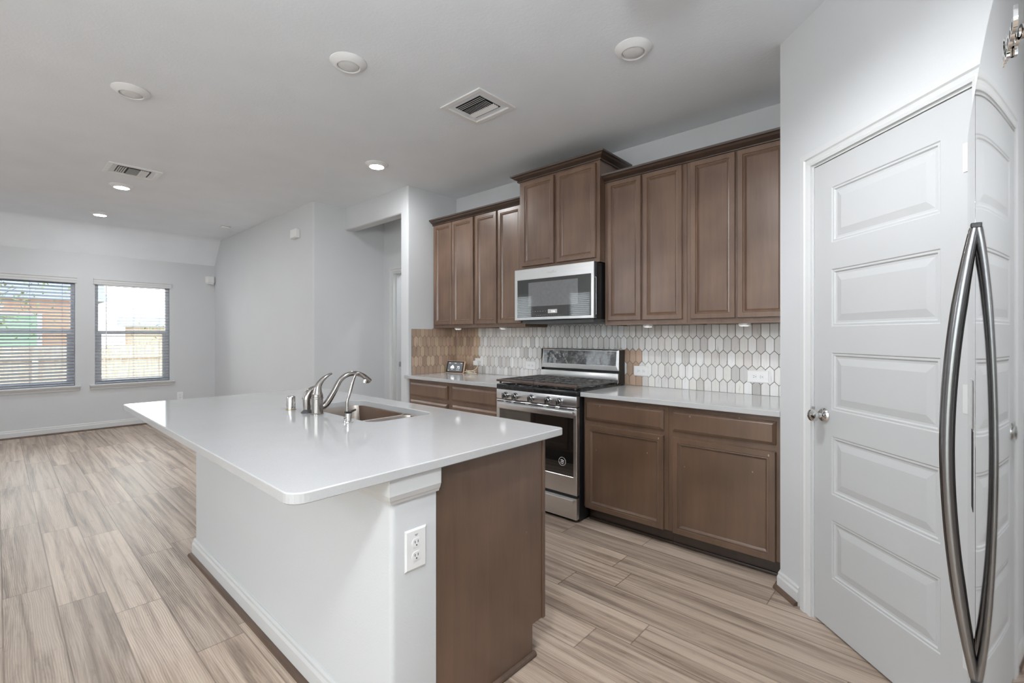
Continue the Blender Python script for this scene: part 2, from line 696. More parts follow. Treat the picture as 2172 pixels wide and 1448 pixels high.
# ------------------------------------------------------------------ floor
def make_floor():
    x0, x1, y0, y1 = XF - 0.05, XR + 0.1, YB - 0.05, YK + 1.6
    W, Lp = 0.174, 1.2
    known = {0: -3.34, 1: -3.06, 2: -2.785, 3: -3.40, 11: -1.43, 12: -1.199, 13: -1.313, 14: -0.584, 15: -1.31, 9: -1.09}
    verts, faces, uvp, uve, tone = [], [], [], [], []
    n0 = math.floor((y0 - 0.019) / W)
    n1 = math.ceil((y1 - 0.019) / W)
    for n in range(n0, n1):
        ya, yb = max(y0, 0.019 + n * W), min(y1, 0.019 + (n + 1) * W)
        if yb - ya < 1e-4:
            continue
        off = known.get(n, random.uniform(0, Lp))
        k = math.floor((x0 - off) / Lp)
        while off + k * Lp < x1:
            xs = off + k * Lp
            xa, xb = max(x0, xs), min(x1, xs + Lp)
            k += 1
            if xb - xa < 1e-4:
                continue
            b = len(verts)
            verts += [(xa, ya, 0), (xb, ya, 0), (xb, yb, 0), (xa, yb, 0)]
            faces.append((b, b + 1, b + 2, b + 3))
            ru, rv = random.uniform(0, 50), random.uniform(0, 50)
            yo = 0.019 + n * W
            for x, y in ((xa, ya), (xb, ya), (xb, yb), (xa, yb)):
                uvp.append((x - xs + ru, y - yo + rv))
                uve.append((x - xs, y - yo))
            t = random.random()
            tone += [(t, random.random(), 0, 1)] * 4
    # underside so the floor is a solid slab
    b = len(verts)
    verts += [(x0, y0, -0.12), (x1, y0, -0.12), (x1, y1, -0.12), (x0, y1, -0.12)]
    faces.append((b + 3, b + 2, b + 1, b))
    uvp += [(0, 0)] * 4
    uve += [(0.6, 0.087)] * 4
    tone += [(0.5, 0.5, 0, 1)] * 4
    me = bpy.data.meshes.new('floor')
    me.from_pydata(verts, [], faces)
    for nm, dat in (('plank', uvp), ('edge', uve)):
        l = me.uv_layers.new(name=nm)
        l.data.foreach_set('uv', [c for p in dat for c in p])
    ca = me.color_attributes.new('tone', 'FLOAT_COLOR', 'CORNER')
    ca.data.foreach_set('color', [c for p in tone for c in p])
    me.materials.append(M['floor'])
    o = bpy.data.objects.new('floor', me)
    COL.objects.link(o)
    o['kind'] = 'structure'


make_floor()

# ------------------------------------------------------------------ ceiling with the slope above the window wall
bm = bmesh.new()
prof = [(XF - 0.12, 2.372), (XF, 2.376)]
c0, c1 = Vector((XF, 2.376)), Vector((-8.13, ZC))
prof += [(-8.17, 2.700), (-8.145, 2.727), (-8.11, 2.739), (-8.07, ZC)]
prof += [(XR + 0.12, ZC), (XR + 0.12, ZC + 0.15), (XF - 0.12, ZC + 0.15)]
lo = [bm.verts.new((x, YB - 0.12, z)) for x, z in prof]
hi = [bm.verts.new((x, YK + 1.7, z)) for x, z in prof]
bm.faces.new(lo)
bm.faces.new(hi[::-1])
for i in range(len(prof)):
    j = (i + 1) % len(prof)
    bm.faces.new((lo[i], hi[i], hi[j], lo[j]))
struct('ceiling', bm, M['ceiling'], smooth=True, angle=30)


# ------------------------------------------------------------------ walls
def wall_with_holes(name, fn, u0, u1, z1, holes, t0, t1):
    """boxes around rectangular holes; fn(u, t) -> (x, y)"""
    bm = bmesh.new()

    def b(ua, ub, za, zb):
        (xa, ya), (xb, yb) = fn(ua, t0), fn(ub, t1)
        box(bm, min(xa, xb), max(xa, xb), min(ya, yb), max(ya, yb), za, zb)
    u = u0
    for a, c, za, zb in sorted(holes):
        b(u, a, 0, z1)
        if za > 0.001:
            b(a, c, 0, za)
        b(a, c, zb, z1)
        u = c
    b(u, u1, 0, z1)
    return struct(name, bm, M['wall'])


wall_with_holes('wall_window', lambda u, t: (XF - t, u), YB, 3.0, 2.40,
                [(yc - w / 2, yc + w / 2, WZ0, WZ1) for yc, w in WINS_FAR], 0, 0.14)
wall_with_holes('wall_behind', lambda u, t: (u, YB - t), XF - 0.14, XR + 0.12, ZC,
                [(xc - w / 2, xc + w / 2, WZ0, WB1) for xc, w in WINS_BACK] + [(ADDED_PATIO[0], ADDED_PATIO[1], 0, ADDED_PATIO[2])], 0, 0.14)

bm = bmesh.new()
prism(bm, [(XF, YL), (XH, YL), (XH, YK + 1.6), (XF, YK + 1.6)], 0, ZC, (1,), 0.02)
struct('wall_living', bm, M['wall'], smooth=True)

bm = bmesh.new()      # stub wall beside the cabinets with the lintel across the hall opening
prism(bm, [(XS0, YS), (XS1, YS), (XS1, YK + 0.1), (XS0, YK + 0.1)], 0, ZC, (1,), 0.018)
struct('wall_stub', bm, M['wall'], smooth=True)
bm = bmesh.new()
b2 = bmesh.new()
box(b2, XH - 0.01, XS0, YS, YS + 0.11, 2.487, ZC + 0.01)
e = [e for e in b2.edges if all(abs(v.co.z - 2.487) < 1e-5 and abs(v.co.y - YS) < 1e-5 for v in e.verts)]
bmesh.ops.bevel(b2, geom=e, offset=0.018, segments=4, affect='EDGES', profile=0.5)
merge(bm, b2)
struct('wall_lintel', bm, M['wall'], smooth=True)

HD0, HD1, HDH = -4.845, -4.10, 2.04       # hall doorway
wall_with_holes('wall_hall', lambda u, t: (u, YHB + t), XH, XS0 + 0.02, ZC, [(HD0, HD1, 0, HDH)], 0, 0.12)
bm = bmesh.new()     # small room behind the hall doorway
box(bm, XH, XS0 + 0.02, YHB + 1.3, YHB + 1.4, 0, ZC)
box(bm, XS0 - 0.02, XS0 + 0.06, YHB + 0.12, YHB + 1.3, 0, ZC)
struct('wall_closet', bm, M['wall'])

bm = bmesh.new()
box(bm, XS1 - 0.02, XP + 0.1, YK, YK + 0.12, 0, ZC)
struct('wall_kitchen', bm, M['wall'])

R2 = math.sqrt(0.5)
MD = Matrix(((R2, R2, 0, XP), (-R2, R2, 0, YP), (0, 0, 1, 0), (0, 0, 0, 1)))   # local x along the diagonal wall, y into the pantry
DS0, DS1, DH = 0.229, 0.945, 2.048
SEND = 1.145
bm = bmesh.new()
b2 = bmesh.new()
prism(b2, [(0, 0), (DS0, 0), (DS0, 0.11), (0.11, 0.11)], 0, ZC)
box(b2, DS0, DS1, 0, 0.11, DH, ZC)
prism(b2, [(DS1, 0), (SEND, 0), (SEND - 0.11, 0.11), (DS1, 0.11)], 0, ZC)
merge(bm, b2, MD)
box(bm, XP, XP + 0.11, YP + 0.05, YK + 0.12, 0, ZC)
ex, ey = XP + SEND * R2, YP - SEND * R2
box(bm, ex - 0.03, XR + 0.12, ey, ey + 0.11, 0, ZC)
struct('wall_pantry', bm, M['wall'])
bm = bmesh.new()
box(bm, XP + 0.11, XR + 0.12, YK, YK + 0.12, 0, ZC)
box(bm, XR, XR + 0.12, ey + 0.11, YK, 0, ZC)
struct('wall_pantryback', bm, M['wall'])
wall_with_holes('wall_right', lambda u, t: (XR + t, u), YB - 0.14, ey + 0.11, ZC,
                [(ADDED_WIN[0] - ADDED_WIN[1] / 2, ADDED_WIN[0] + ADDED_WIN[1] / 2, ADDED_WIN[2], ADDED_WIN[3])], 0, 0.12)
r = struct_root('window_5', (XR, ADDED_WIN[0], 0), PI / 2)  # unseen window added in the right wall to light the aisle
hw, h0, h1 = ADDED_WIN[1] / 2, ADDED_WIN[2], ADDED_WIN[3]
bm = bmesh.new()
for a, b, c, d in ((-hw, -hw + 0.05, h0, h1), (hw - 0.05, hw, h0, h1), (-0.03, 0.03, h0 + 0.05, h1 - 0.05), (-hw + 0.05, hw - 0.05, h0, h0 + 0.05), (-hw + 0.05, hw - 0.05, h1 - 0.05, h1)):
    box(bm, a, b, -0.10, -0.05, c, d)
obj('window_frame', bm, M['vinyl'], r, local=True)
for a, b in ((-hw + 0.05, -0.03), (0.03, hw - 0.05)):
    bm = bmesh.new()
    box(bm, a, b, -0.08, -0.076, h0 + 0.05, h1 - 0.05)
    obj('window_pane', bm, M['pane'], r, local=True)

# baseboards and shoe mouldings
BB = [(0, 0), (0.014, 0), (0.014, 0.062), (0.009, 0.072), (0.009, 0.082), (0.004, 0.09), (0, 0.09)]
SH = [(0.012, 0), (0.032, 0), (0.031, 0.008), (0.027, 0.015), (0.020, 0.019), (0.012, 0.020)]


def baseboard(name, path, h=1.0, shoe=True):
    bm = bmesh.new()
    sweep(bm, path, [(o, z * h) for o, z in BB])
    o = struct('baseboard_' + name, bm, M['trim'])
    if shoe:
        bm = bmesh.new()
        sweep(bm, path, SH)
        obj('shoe_moulding', bm, M['shoe'], o, label='brown quarter round shoe moulding')


baseboard('window', [(XF, 2.318), (XF, YB)][::-1], 1.15)
baseboard('living', [(XF, YL), (XH, YL), (XH, YHB)], 1.15)
baseboard('stub', [(XS0, YHB), (XS0, YS), (XS1, YS), (XS1, YS + 0.05)], 1.15)
baseboard('right', [(XR, YB + 0.02), (XR, 0.3)][::-1], 1.15)
pd = lambda s: tuple((MD @ Vector((s, 0, 0)))[:2])
baseboard('pantry', [(XP, YP + 0.06), pd(0), pd(0.150)])
baseboard('alcove', [pd(1.03), pd(SEND), (0.9, ey)])

# ------------------------------------------------------------------ pantry door
CAS = [(0, 0), (0, 0.010), (0.012, 0.013), (0.016, 0.010), (0.030, 0.012), (0.036, 0.017), (0.060, 0.017), (0.064, 0.0)]


def casing_path(a, b, h):
    return [(b, 0), (b, h), (a, h), (a, 0)]


bm = bmesh.new()
b2 = bmesh.new()
sweep(b2, casing_path(DS0 + 0.004, DS1 - 0.004, DH - 0.002), CAS, fn=lambda p, q, h: (p, -h, q))
# jambs and stops inside the opening
box(b2, DS0, DS0 + 0.012, 0, 0.11, 0, DH)
box(b2, DS1 - 0.012, DS1, 0, 0.11, 0, DH)
box(b2, DS0 + 0.012, DS1 - 0.012, 0, 0.11, DH - 0.012, DH)
merge(bm, b2, MD)
struct('trim_1', bm, M['trim'])

door = struct_root('door_1', (MD @ Vector((DS0 + 0.014, 0.004, 0.01)))[:], -PI / 4)
DW, DHH = DS1 - DS0 - 0.028, DH - 0.025
bm = bmesh.new()
PS = [(1.915, 1.677), (1.562, 1.316), (1.204, 0.957), (0.845, 0.595), (0.485, 0.234)]
pa, pb = 0.346 - DS0 - 0.014, 0.829 - DS0 - 0.014
fn = lambda u, v, d: (u, -d, v)


def quad(bm, u0, u1, v0, v1, fn, d=0.0):
    bm.faces.new([bm.verts.new(fn(u, v, d)) for u, v in ((u0, v0), (u1, v0), (u1, v1), (u0, v1))])


quad(bm, 0, pa, 0, DHH, fn)
quad(bm, pb, DW, 0, DHH, fn)
zs = [DHH] + [z - 0.01 for p in PS for z in p] + [0]
for i in range(0, len(zs), 2):
    quad(bm, pa, pb, zs[i + 1], zs[i], fn)
for zt, zb in PS:
    rect_loops(bm, pa, pb, zb - 0.01, zt - 0.01, [(0, 0), (0.004, -0.003), (0.011, -0.0025), (0.016, -0.007), (0.024, -0.0075), (0.052, -0.002)], fn)
# edges and back of the leaf
for a, b, c, d in (((0, 0), (DW, 0), 0, 0), ((DW, 0), (DW, DHH), 0, 0), ((DW, DHH), (0, DHH), 0, 0), ((0, DHH), (0, 0), 0, 0)):
    bm.faces.new([bm.verts.new(p) for p in ((a[0], 0, a[1]), (b[0], 0, b[1]), (b[0], 0.035, b[1]), (a[0], 0.035, a[1]))])
bm.faces.new([bm.verts.new(p) for p in ((0, 0.035, 0), (0, 0.035, DHH), (DW, 0.035, DHH), (DW, 0.035, 0))])
bmesh.ops.remove_doubles(bm, verts=bm.verts[:], dist=1e-5)
obj('leaf', bm, M['door'], door, local=True)
bm = bmesh.new()
kx, kz = 0.06, 0.918
lathe(bm, [(0, 0), (0.031, 0), (0.031, 0.004), (0.026, 0.010), (0.012, 0.013), (0.011, 0.030), (0.018, 0.036), (0.026, 0.045),
           (0.0275, 0.053), (0.024, 0.062), (0.014, 0.068), (0, 0.070)], (kx, 0, kz), (0, -1, 0))
obj('door_knob', bm, M['chrome'], door, local=True, smooth=True, label='round satin nickel door knob')
bm = bmesh.new()
box(bm, -0.013, 0.001, -0.006, 0.004, kz - 0.028, kz + 0.028, 0.001)
obj('latch_plate', bm, M['strike'], door, local=True)
for zc in (1.817, 1.07, 0.28):
    bm = bmesh.new()
    for k in range(5):
        cyl(bm, (DW + 0.004, -0.007, zc - 0.045 + k * 0.0182), (DW + 0.004, -0.007, zc - 0.045 + k * 0.0182 + 0.0172), 0.0065, seg=12)
    cyl(bm, (DW + 0.004, -0.007, zc - 0.045), (DW + 0.004, -0.007, zc + 0.046), 0.005, seg=10)
    box(bm, DW - 0.028, DW + 0.004, -0.0025, 0.001, zc - 0.044, zc + 0.045)
    obj('hinge', bm, M['trim'], door, local=True, smooth=True)

# hall doorway: casing, jamb with strike plate and a leaf folded back into the room behind
bm = bmesh.new()
sweep(bm, casing_path(HD0 + 0.004, HD1 - 0.004, HDH - 0.002), CAS, fn=lambda p, q, h: (p, YHB - h, q))
box(bm, HD0, HD0 + 0.015, YHB, YHB + 0.12, 0, HDH)
box(bm, HD1 - 0.015, HD1, YHB, YHB + 0.12, 0, HDH)
box(bm, HD0 + 0.015, HD1 - 0.015, YHB, YHB + 0.12, HDH - 0.015, HDH)
box(bm, HD0 + 0.015, HD0 + 0.027, YHB + 0.045, YHB + 0.075, 0, HDH - 0.015)
cs = struct('trim_2', bm, M['trim'])
bm = bmesh.new()
box(bm, HD0 + 0.0148, HD0 + 0.017, YHB + 0.083, YHB + 0.112, 0.90, 0.96, 0.0005)
obj('strike_plate', bm, M['strike'], cs)
bm = bmesh.new()
rect_loops(bm, YHB + 0.12, YHB + 0.84, 0.01, HDH - 0.02, [(0, 0.035), (0, 0), (0.12, 0), (0.13, 0.006), (0.16, 0.004)], lambda u, v, d: (HD1 - 0.02 + d, u, v))
bm.faces.new([bm.verts.new(p) for p in ((HD1 + 0.015, YHB + 0.12, 0.01), (HD1 + 0.015, YHB + 0.84, 0.01), (HD1 + 0.015, YHB + 0.84, HDH - 0.02), (HD1 + 0.015, YHB + 0.12, HDH - 0.02))])
struct('door_2', bm, M['door'])


# ------------------------------------------------------------------ windows and blinds (local x along the wall, local y into the room)
def make_window(num, loc, rotz, w, h1=WZ1):
    r = struct_root('window_%d' % num, loc, rotz)
    h0 = WZ0
    hw = w / 2
    bm = bmesh.new()
    rect = lambda a, b, c, d: box(bm, a, b, -0.115, -0.060, c, d, 0.003)
    rect(-hw, -hw + 0.04, h0, h1)
    rect(hw - 0.04, hw, h0, h1)
    rect(-hw + 0.04, hw - 0.04, h1 - 0.045, h1)
    rect(-hw + 0.04, hw - 0.04, h0, h0 + 0.04)
    obj('window_frame', bm, M['vinyl'], r, local=True)
    bm = bmesh.new()
    box(bm, -hw + 0.04, hw - 0.04, -0.105, -0.06, 1.298, 1.345, 0.004)
    box(bm, -hw + 0.04, -hw + 0.075, -0.1, -0.065, h0 + 0.04, 1.298, 0.003)
    box(bm, hw - 0.075, hw - 0.04, -0.1, -0.065, h0 + 0.04, 1.298, 0.003)
    box(bm, -hw + 0.075, hw - 0.075, -0.1, -0.065, h0 + 0.04, h0 + 0.07, 0.003)
    obj('window_sash', bm, M['vinyl'], r, local=True)
    for a, b in ((h0 + 0.06, 1.31), (1.33, h1 - 0.04)):
        bm = bmesh.new()
        box(bm, -hw + 0.05, hw - 0.05, -0.096, -0.092, a, b)
        obj('window_pane', bm, M['pane'], r, local=True)
    bm = bmesh.new()
    box(bm, -hw + 0.002, hw - 0.002, -0.066, 0.003, h0 - 0.001, h0 + 0.006)
    box(bm, -hw - 0.055, hw + 0.055, 0.0, 0.05, h0 - 0.018, h0 + 0.006, 0.006)
    sweep(bm, [(-hw - 0.045, 0.0), (hw + 0.045, 0.0)][::-1],
          [(0.0, h0 - 0.018), (0.036, h0 - 0.018), (0.034, h0 - 0.030), (0.020, h0 - 0.046), (0.016, h0 - 0.064), (0.0, h0 - 0.064)])
    obj('window_sill', bm, M['trim'], r, local=True)
    return r


def make_blind(label, loc, rotz, w, tilt, wand_x, h1=WZ1):
    r = thing('window_blind', label, 'blind', loc, rotz, 'white slatted window blinds')
    hw = w / 2
    h0 = WZ0
    bm = bmesh.new()
    sweep(bm, [(-hw - 0.016, 0.0), (hw + 0.016, 0.0)][::-1],
          [(0.002, h1 - 0.045), (0.020, h1 - 0.045), (0.022, h1 - 0.02), (0.026, h1 - 0.008), (0.026, h1 + 0.01), (0.034, h1 + 0.022), (0.034, h1 + 0.032), (0.002, h1 + 0.032)])
    obj('valance', bm, M['trim'], r, local=True)
    bm = bmesh.new()
    z = h0 + 0.055
    ct, st = math.cos(tilt), math.sin(tilt)
    while z < h1 - 0.05:
        b2 = bmesh.new()
        box(b2, -hw + 0.006, hw - 0.006, -0.024, 0.024, -0.0014, 0.0014)
        merge(bm, b2, Matrix.Translation((0, -0.03, z)) @ Matrix.Rotation(tilt, 4, 'X'))
        z += 0.0432
    obj('slats', bm, M['slat'], r, local=True)
    bm = bmesh.new()
    box(bm, -hw + 0.006, hw - 0.006, -0.054, -0.006, h0 + 0.012, h0 + 0.03, 0.003)
    obj('bottom_rail', bm, M['slat'], r, local=True)
    bm = bmesh.new()
    for x in (-hw + 0.12, 0, hw - 0.12):
        for y in (-0.055, -0.005):
            cyl(bm, (x, y, h0 + 0.02), (x, y, h1 - 0.03), 0.0012, seg=6)
    obj('ladder_cord', bm, M['slat'], r, local=True)
    if wand_x is not None:
        bm = bmesh.new()
        cyl(bm, (wand_x, 0.006, 1.10), (wand_x, 0.006, h1 - 0.045), 0.005, seg=8)
        cyl(bm, (wand_x, 0.006, 1.095), (wand_x, 0.006, 1.12), 0.0065, seg=8)
        obj('tilt_wand', bm, M['plastic'], r, local=True)
    return r


LB = ['white slatted blind in the left window, slats tilted', 'white slatted blind in the right window beside the corner, slats open flat with a wand']
for i, (yc, w) in enumerate(WINS_FAR):
    make_window(i + 1, (XF, yc, 0), -PI / 2, w)
    make_blind(LB[i], (XF, yc, 0), -PI / 2, w, (math.radians(-30), math.radians(-12))[i], (None, 0.30)[i])
LB2 = ['white slatted blind on the wall behind the camera, nearer the corner', 'white slatted blind on the wall behind the camera, nearer the added patio door']
for i, (xc, w) in enumerate(WINS_BACK):
    make_window(i + 3, (xc, YB, 0), 0, w, WB1)
    make_blind(LB2[i], (xc, YB, 0), 0, w, math.radians(30), None, WB1)
# glazed patio door added unseen behind the camera to let in light
r = struct_root('added_door', ((ADDED_PATIO[0] + ADDED_PATIO[1]) / 2, YB, 0), 0)
pw = (ADDED_PATIO[1] - ADDED_PATIO[0]) / 2
bm = bmesh.new()
for x in (-pw, 0, pw):
    box(bm, max(-pw, x - 0.05), min(pw, x + 0.05), -0.11, -0.04, 0, ADDED_PATIO[2])
for s in (-1, 1):
    a, b = sorted((s * 0.05, s * (pw - 0.05)))
    box(bm, a, b, -0.11, -0.04, 0.0, 0.09)
    box(bm, a, b, -0.11, -0.04, ADDED_PATIO[2] - 0.07, ADDED_PATIO[2])
obj('door_frame', bm, M['vinyl'], r, local=True)
for s in (-1, 1):
    a, b = sorted((s * 0.045, s * (pw - 0.045)))
    bm = bmesh.new()
    box(bm, a, b, -0.078, -0.074, 0.085, ADDED_PATIO[2] - 0.065)
    obj('door_pane', bm, M['pane'], r, local=True)

# ------------------------------------------------------------------ outside the windows
M['grass'] = mat('dry lawn', (0.40, 0.38, 0.24), 0.9, var=0.25, scale=6)
M['cedar'] = mat('weathered cedar fence', (0.50, 0.40, 0.33), 0.8, var=0.25, scale=4, stretch=(6, 6, 1))
M['salmon'] = mat('salmon house siding', (0.55, 0.30, 0.20), 0.8, var=0.1)
M['slate'] = mat('blue grey roof', (0.20, 0.26, 0.38), 0.8, var=0.15)
M['paleblue'] = mat('pale blue house panel', (0.42, 0.5, 0.7), 0.7)
M['green'] = mat('pale green house panel', (0.30, 0.62, 0.34), 0.7)
M['bark'] = mat('bark', (0.1, 0.08, 0.07), 0.9, var=0.3)
M['leaf'] = mat('olive leaves', (0.16, 0.18, 0.06), 0.8, var=0.4)
bm = bmesh.new()
box(bm, -45, XF - 0.2, -30, 30, -0.6, -0.45)
box(bm, XF - 0.2, 15, -30, YB - 0.2, -0.6, -0.45)
g = struct('ground', bm, M['grass'])
bm = bmesh.new()
box(bm, -9.0, 5.0, -9.0, YB - 0.25, -0.45, -0.10)
box(bm, XR + 0.25, 6.0, YB - 0.25, 1.5, -0.45, -0.10)
struct('bounce_slab', bm, mat('pale bounce concrete', (0.68, 0.68, 0.67), 0.8, var=0.06, scale=4))  # pale slab added out of view to bounce daylight onto the ceiling
fence = thing('fence', 'pale weathered board fence outside beyond the windows', 'fence', (-14.0, 0, -0.45))
bm = bmesh.new()
y = -9.0
while y < 9:
    box(bm, -14.02, -14.0, y, y + 0.138, -0.42, 1.06 + random.uniform(-0.012, 0.012))
    y += 0.144
obj('board_panel', bm, M['cedar'], fence)
bm = bmesh.new()
for z in (-0.1, 0.75):
    box(bm, -13.99, -13.95, -9, 9, z, z + 0.09)
obj('rail', bm, M['cedar'], fence)
for k in range(-3, 4):
    bm = bmesh.new()
    box(bm, -14.0, -13.91, k * 2.4 + 0.5, k * 2.4 + 0.59, -0.45, 1.05)
    obj('post', bm, M['cedar'], fence)
house = thing('house', 'salmon sided house with blue roof beyond the fence', 'house', (-22, 1, -0.45))
bm = bmesh.new()
box(bm, -26, -22, -6, 2.35, -0.45, 2.55)
obj('wall', bm, M['salmon'], house)
bm = bmesh.new()
lo = [bm.verts.new((-26.3, y, 2.5)) for y in (-6.3, 2.65)]
hi = [bm.verts.new((-21.7, y, 2.5)) for y in (-6.3, 2.65)]
tp = [bm.verts.new((-24, y, 4.0)) for y in (-6.3, 2.65)]
bm.faces.new((lo[0], lo[1], tp[1], tp[0]))
bm.faces.new((hi[0], hi[1], tp[1], tp[0]))
bm.faces.new((lo[0], tp[0], hi[0]))
bm.faces.new((lo[1], tp[1], hi[1]))
bm.faces.new((lo[0], lo[1], hi[1], hi[0]))
obj('roof', bm, M['slate'], house)
for y0, y1, nm, mm in ((-1.0, 0.9, 'garage_door', 'green'), (-3.0, -1.6, 'window', 'paleblue')):
    bm = bmesh.new()
    box(bm, -22.0, -21.96, y0, y1, 0.9, 1.9)
    f = obj(nm, bm, M[mm], house)
    bm = bmesh.new()
    for a, b, c, d in ((y0 - 0.12, y0, 0.8, 2.0), (y1, y1 + 0.12, 0.8, 2.0), (y0, y1, 1.9, 2.0)):
        box(bm, -22.0, -21.93, a, b, c, d)
    obj('frame', bm, M['trim'], f)
shed = thing('shed', 'small pale blue shed roofed structure right of the salmon house', 'shed', (-20, 4.4, -0.45))
bm = bmesh.new()
box(bm, -21.5, -20, 3.1, 5.4, -0.45, 1.6)
obj('wall', bm, M['cedar'], shed)
bm = bmesh.new()
box(bm, -21.7, -19.8, 2.9, 5.6, 1.6, 1.9)
obj('roof', bm, M['paleblue'], shed)


def make_tree(x, y, h, label, seed):
    rnd = random.Random(seed)
    t = thing('tree', label, 'tree', (x, y, -0.45))
    bm = bmesh.new()
    tube(bm, [(x, y, -0.45), (x + 0.05, y, h * 0.4), (x, y + 0.1, h * 0.8)], [0.14, 0.1, 0.04], 8)
    tips = []
    for k in range(26):
        a = rnd.uniform(0, 2 * PI)
        z0 = rnd.uniform(0.3, 0.75) * h
        L = rnd.uniform(0.8, 2.2)
        e = Vector((x + math.cos(a) * L, y + math.sin(a) * L, z0 + rnd.uniform(-0.3, 1.0)))
        m = Vector((x + math.cos(a) * L * 0.5, y + math.sin(a) * L * 0.5, z0 + 0.3))
        tube(bm, [(x, y, z0), m, e], [0.035, 0.02, 0.006], 5)
        tips += [m, e]
    obj('trunk', bm, M['bark'], t)
    bm = bmesh.new()
    for p in tips:
        for k in range(45):
            q = p + Vector((rnd.gauss(0, 0.35), rnd.gauss(0, 0.35), rnd.gauss(0, 0.3)))
            d = Vector((rnd.uniform(-1, 1), rnd.uniform(-1, 1), rnd.uniform(-1, 1))).normalized() * 0.06
            s = d.cross(Vector((0.3, 0.2, 1))).normalized() * 0.03
            bm.faces.new([bm.verts.new(v) for v in (q - d, q + s, q + d, q - s)])
    obj('foliage', bm, M['leaf'], t)


make_tree(-17.0, -1.6, 4.6, 'leafy tree outside seen through the left window', 3)
make_tree(-16.2, 5.4, 4.8, 'olive leaved tree outside seen through the right window', 5)


# ------------------------------------------------------------------ kitchen cabinets
FACE = [(0, 0), (0, 0.016), (0.003, 0.020), (0.031, 0.020), (0.034, 0.0145), (0.040, 0.0155), (0.044, 0.0105), (0.051, 0.004)]
SLAB = [(0, 0), (0, 0.010), (0.016, 0.020)]


def front(name, x0, x1, z0, z1, yf, parent, m, loops=FACE, sgn=-1):
    """a door or drawer front; yf is the cabinet face it lies on"""
    bm = bmesh.new()
    rect_loops(bm, x0, x1, z0, z1, loops, lambda u, v, d: (u, yf + sgn * (d + 0.0005), v))
    bm.faces.new([bm.verts.new((u, yf + sgn * 0.0005, v)) for u, v in ((x0, z0), (x0, z1), (x1, z1), (x1, z0))])
    bmesh.ops.remove_doubles(bm, verts=bm.verts[:], dist=1e-6)
    return obj(name, bm, m, parent)


CROWN = [(0, 0), (0.014, 0), (0.016, 0.006), (0.012, 0.012), (0.022, 0.018), (0.038, 0.026), (0.046, 0.036), (0.058, 0.040), (0.060, 0.052), (0, 0.052)]


def upper(label, x0, x1, yf, z0, z1, doors, dz0, dz1, crown_path, cz):
    t = thing('wall_cabinet', label, 'cabinet', ((x0 + x1) / 2, yf, z0), 0, 'dark wood wall cabinets')
    bm = bmesh.new()
    box(bm, x0, x1, yf, YK - 0.001, z0 + 0.012, z1, 0.001, 1)
    box(bm, x0, x1, yf, yf + 0.019, z0, z0 + 0.012)
    box(bm, x0, x0 + 0.018, yf + 0.019, YK - 0.008, z0, z0 + 0.012)
    box(bm, x1 - 0.018, x1, yf + 0.019, YK - 0.008, z0, z0 + 0.012)
    obj('cabinet_body', bm, M['wood'], t)
    bm = bmesh.new()
    box(bm, x0 + 0.02, x1 - 0.02, yf + 0.021, YK - 0.009, z0 + 0.006, z0 + 0.0115)
    obj('underside', bm, M['woodrail'], t, label='pale raw wood underside')
    for a, b in doors:
        front('cabinet_door', a, b, dz0, dz1, yf, t, M['wood'])
    bm = bmesh.new()
    sweep(bm, crown_path, [(o, cz + h) for o, h in CROWN])
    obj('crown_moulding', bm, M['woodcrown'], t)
    return t


YUF = 3.006
upper('two door wall cabinet in the corner by the stub wall', -3.798, -3.173, YUF, 1.353, 2.44, [(-3.766, -3.498), (-3.490, -3.192)], 1.385, 2.391,
      [(-3.173, YUF), (-3.798, YUF)][::-1], 2.396)
upper('two door wall cabinet just left of the microwave', -3.172, -2.562, YUF, 1.353, 2.44, [(-3.157, -2.888), (-2.868, -2.592)], 1.385, 2.391,
      [(-3.172, YUF), (-2.562, YUF)], 2.396)
YCF = 2.934
upper('raised two door wall cabinet above the microwave', -2.561, -1.79, YCF, 1.815, 2.585, [(-2.525, -2.196), (-2.166, -1.818)], 1.845, 2.535,
      [(-2.561, YK - 0.002), (-2.561, YCF), (-1.79, YCF), (-1.79, YK - 0.002)], 2.552)
upper('two door wall cabinet just right of the microwave', -1.789, -1.182, YUF, 1.353, 2.44, [(-1.760, -1.498), (-1.482, -1.208)], 1.385, 2.391,
      [(-1.789, YUF), (-1.182, YUF)], 2.396)
upper('two door wall cabinet at the right end by the pantry', -1.181, -0.576, YUF, 1.353, 2.44, [(-1.153, -0.884), (-0.872, -0.603)], 1.385, 2.391,
      [(-1.181, YUF), (-0.576, YUF)], 2.396)

YBF = 2.712
ZU = CT - 0.031


def base(label, x0, x1, fronts, m):
    t = thing('base_cabinet', label, 'cabinet', ((x0 + x1) / 2, YBF, 0), 0, 'dark wood base cabinets')
    bm = bmesh.new()
    box(bm, x0, x1, YBF, YK - 0.002, 0.105, ZU, 0.001, 1)
    obj('cabinet_body', bm, m, t)
    bm = bmesh.new()
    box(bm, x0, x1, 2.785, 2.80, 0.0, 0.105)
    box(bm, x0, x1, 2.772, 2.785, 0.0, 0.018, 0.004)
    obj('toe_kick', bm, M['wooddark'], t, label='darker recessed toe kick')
    for kind, a, b, z0, z1 in fronts:
        front('drawer_front' if kind == 'd' else 'cabinet_door', a, b, z0, z1, YBF, t, m, SLAB if kind == 'd' else FACE)


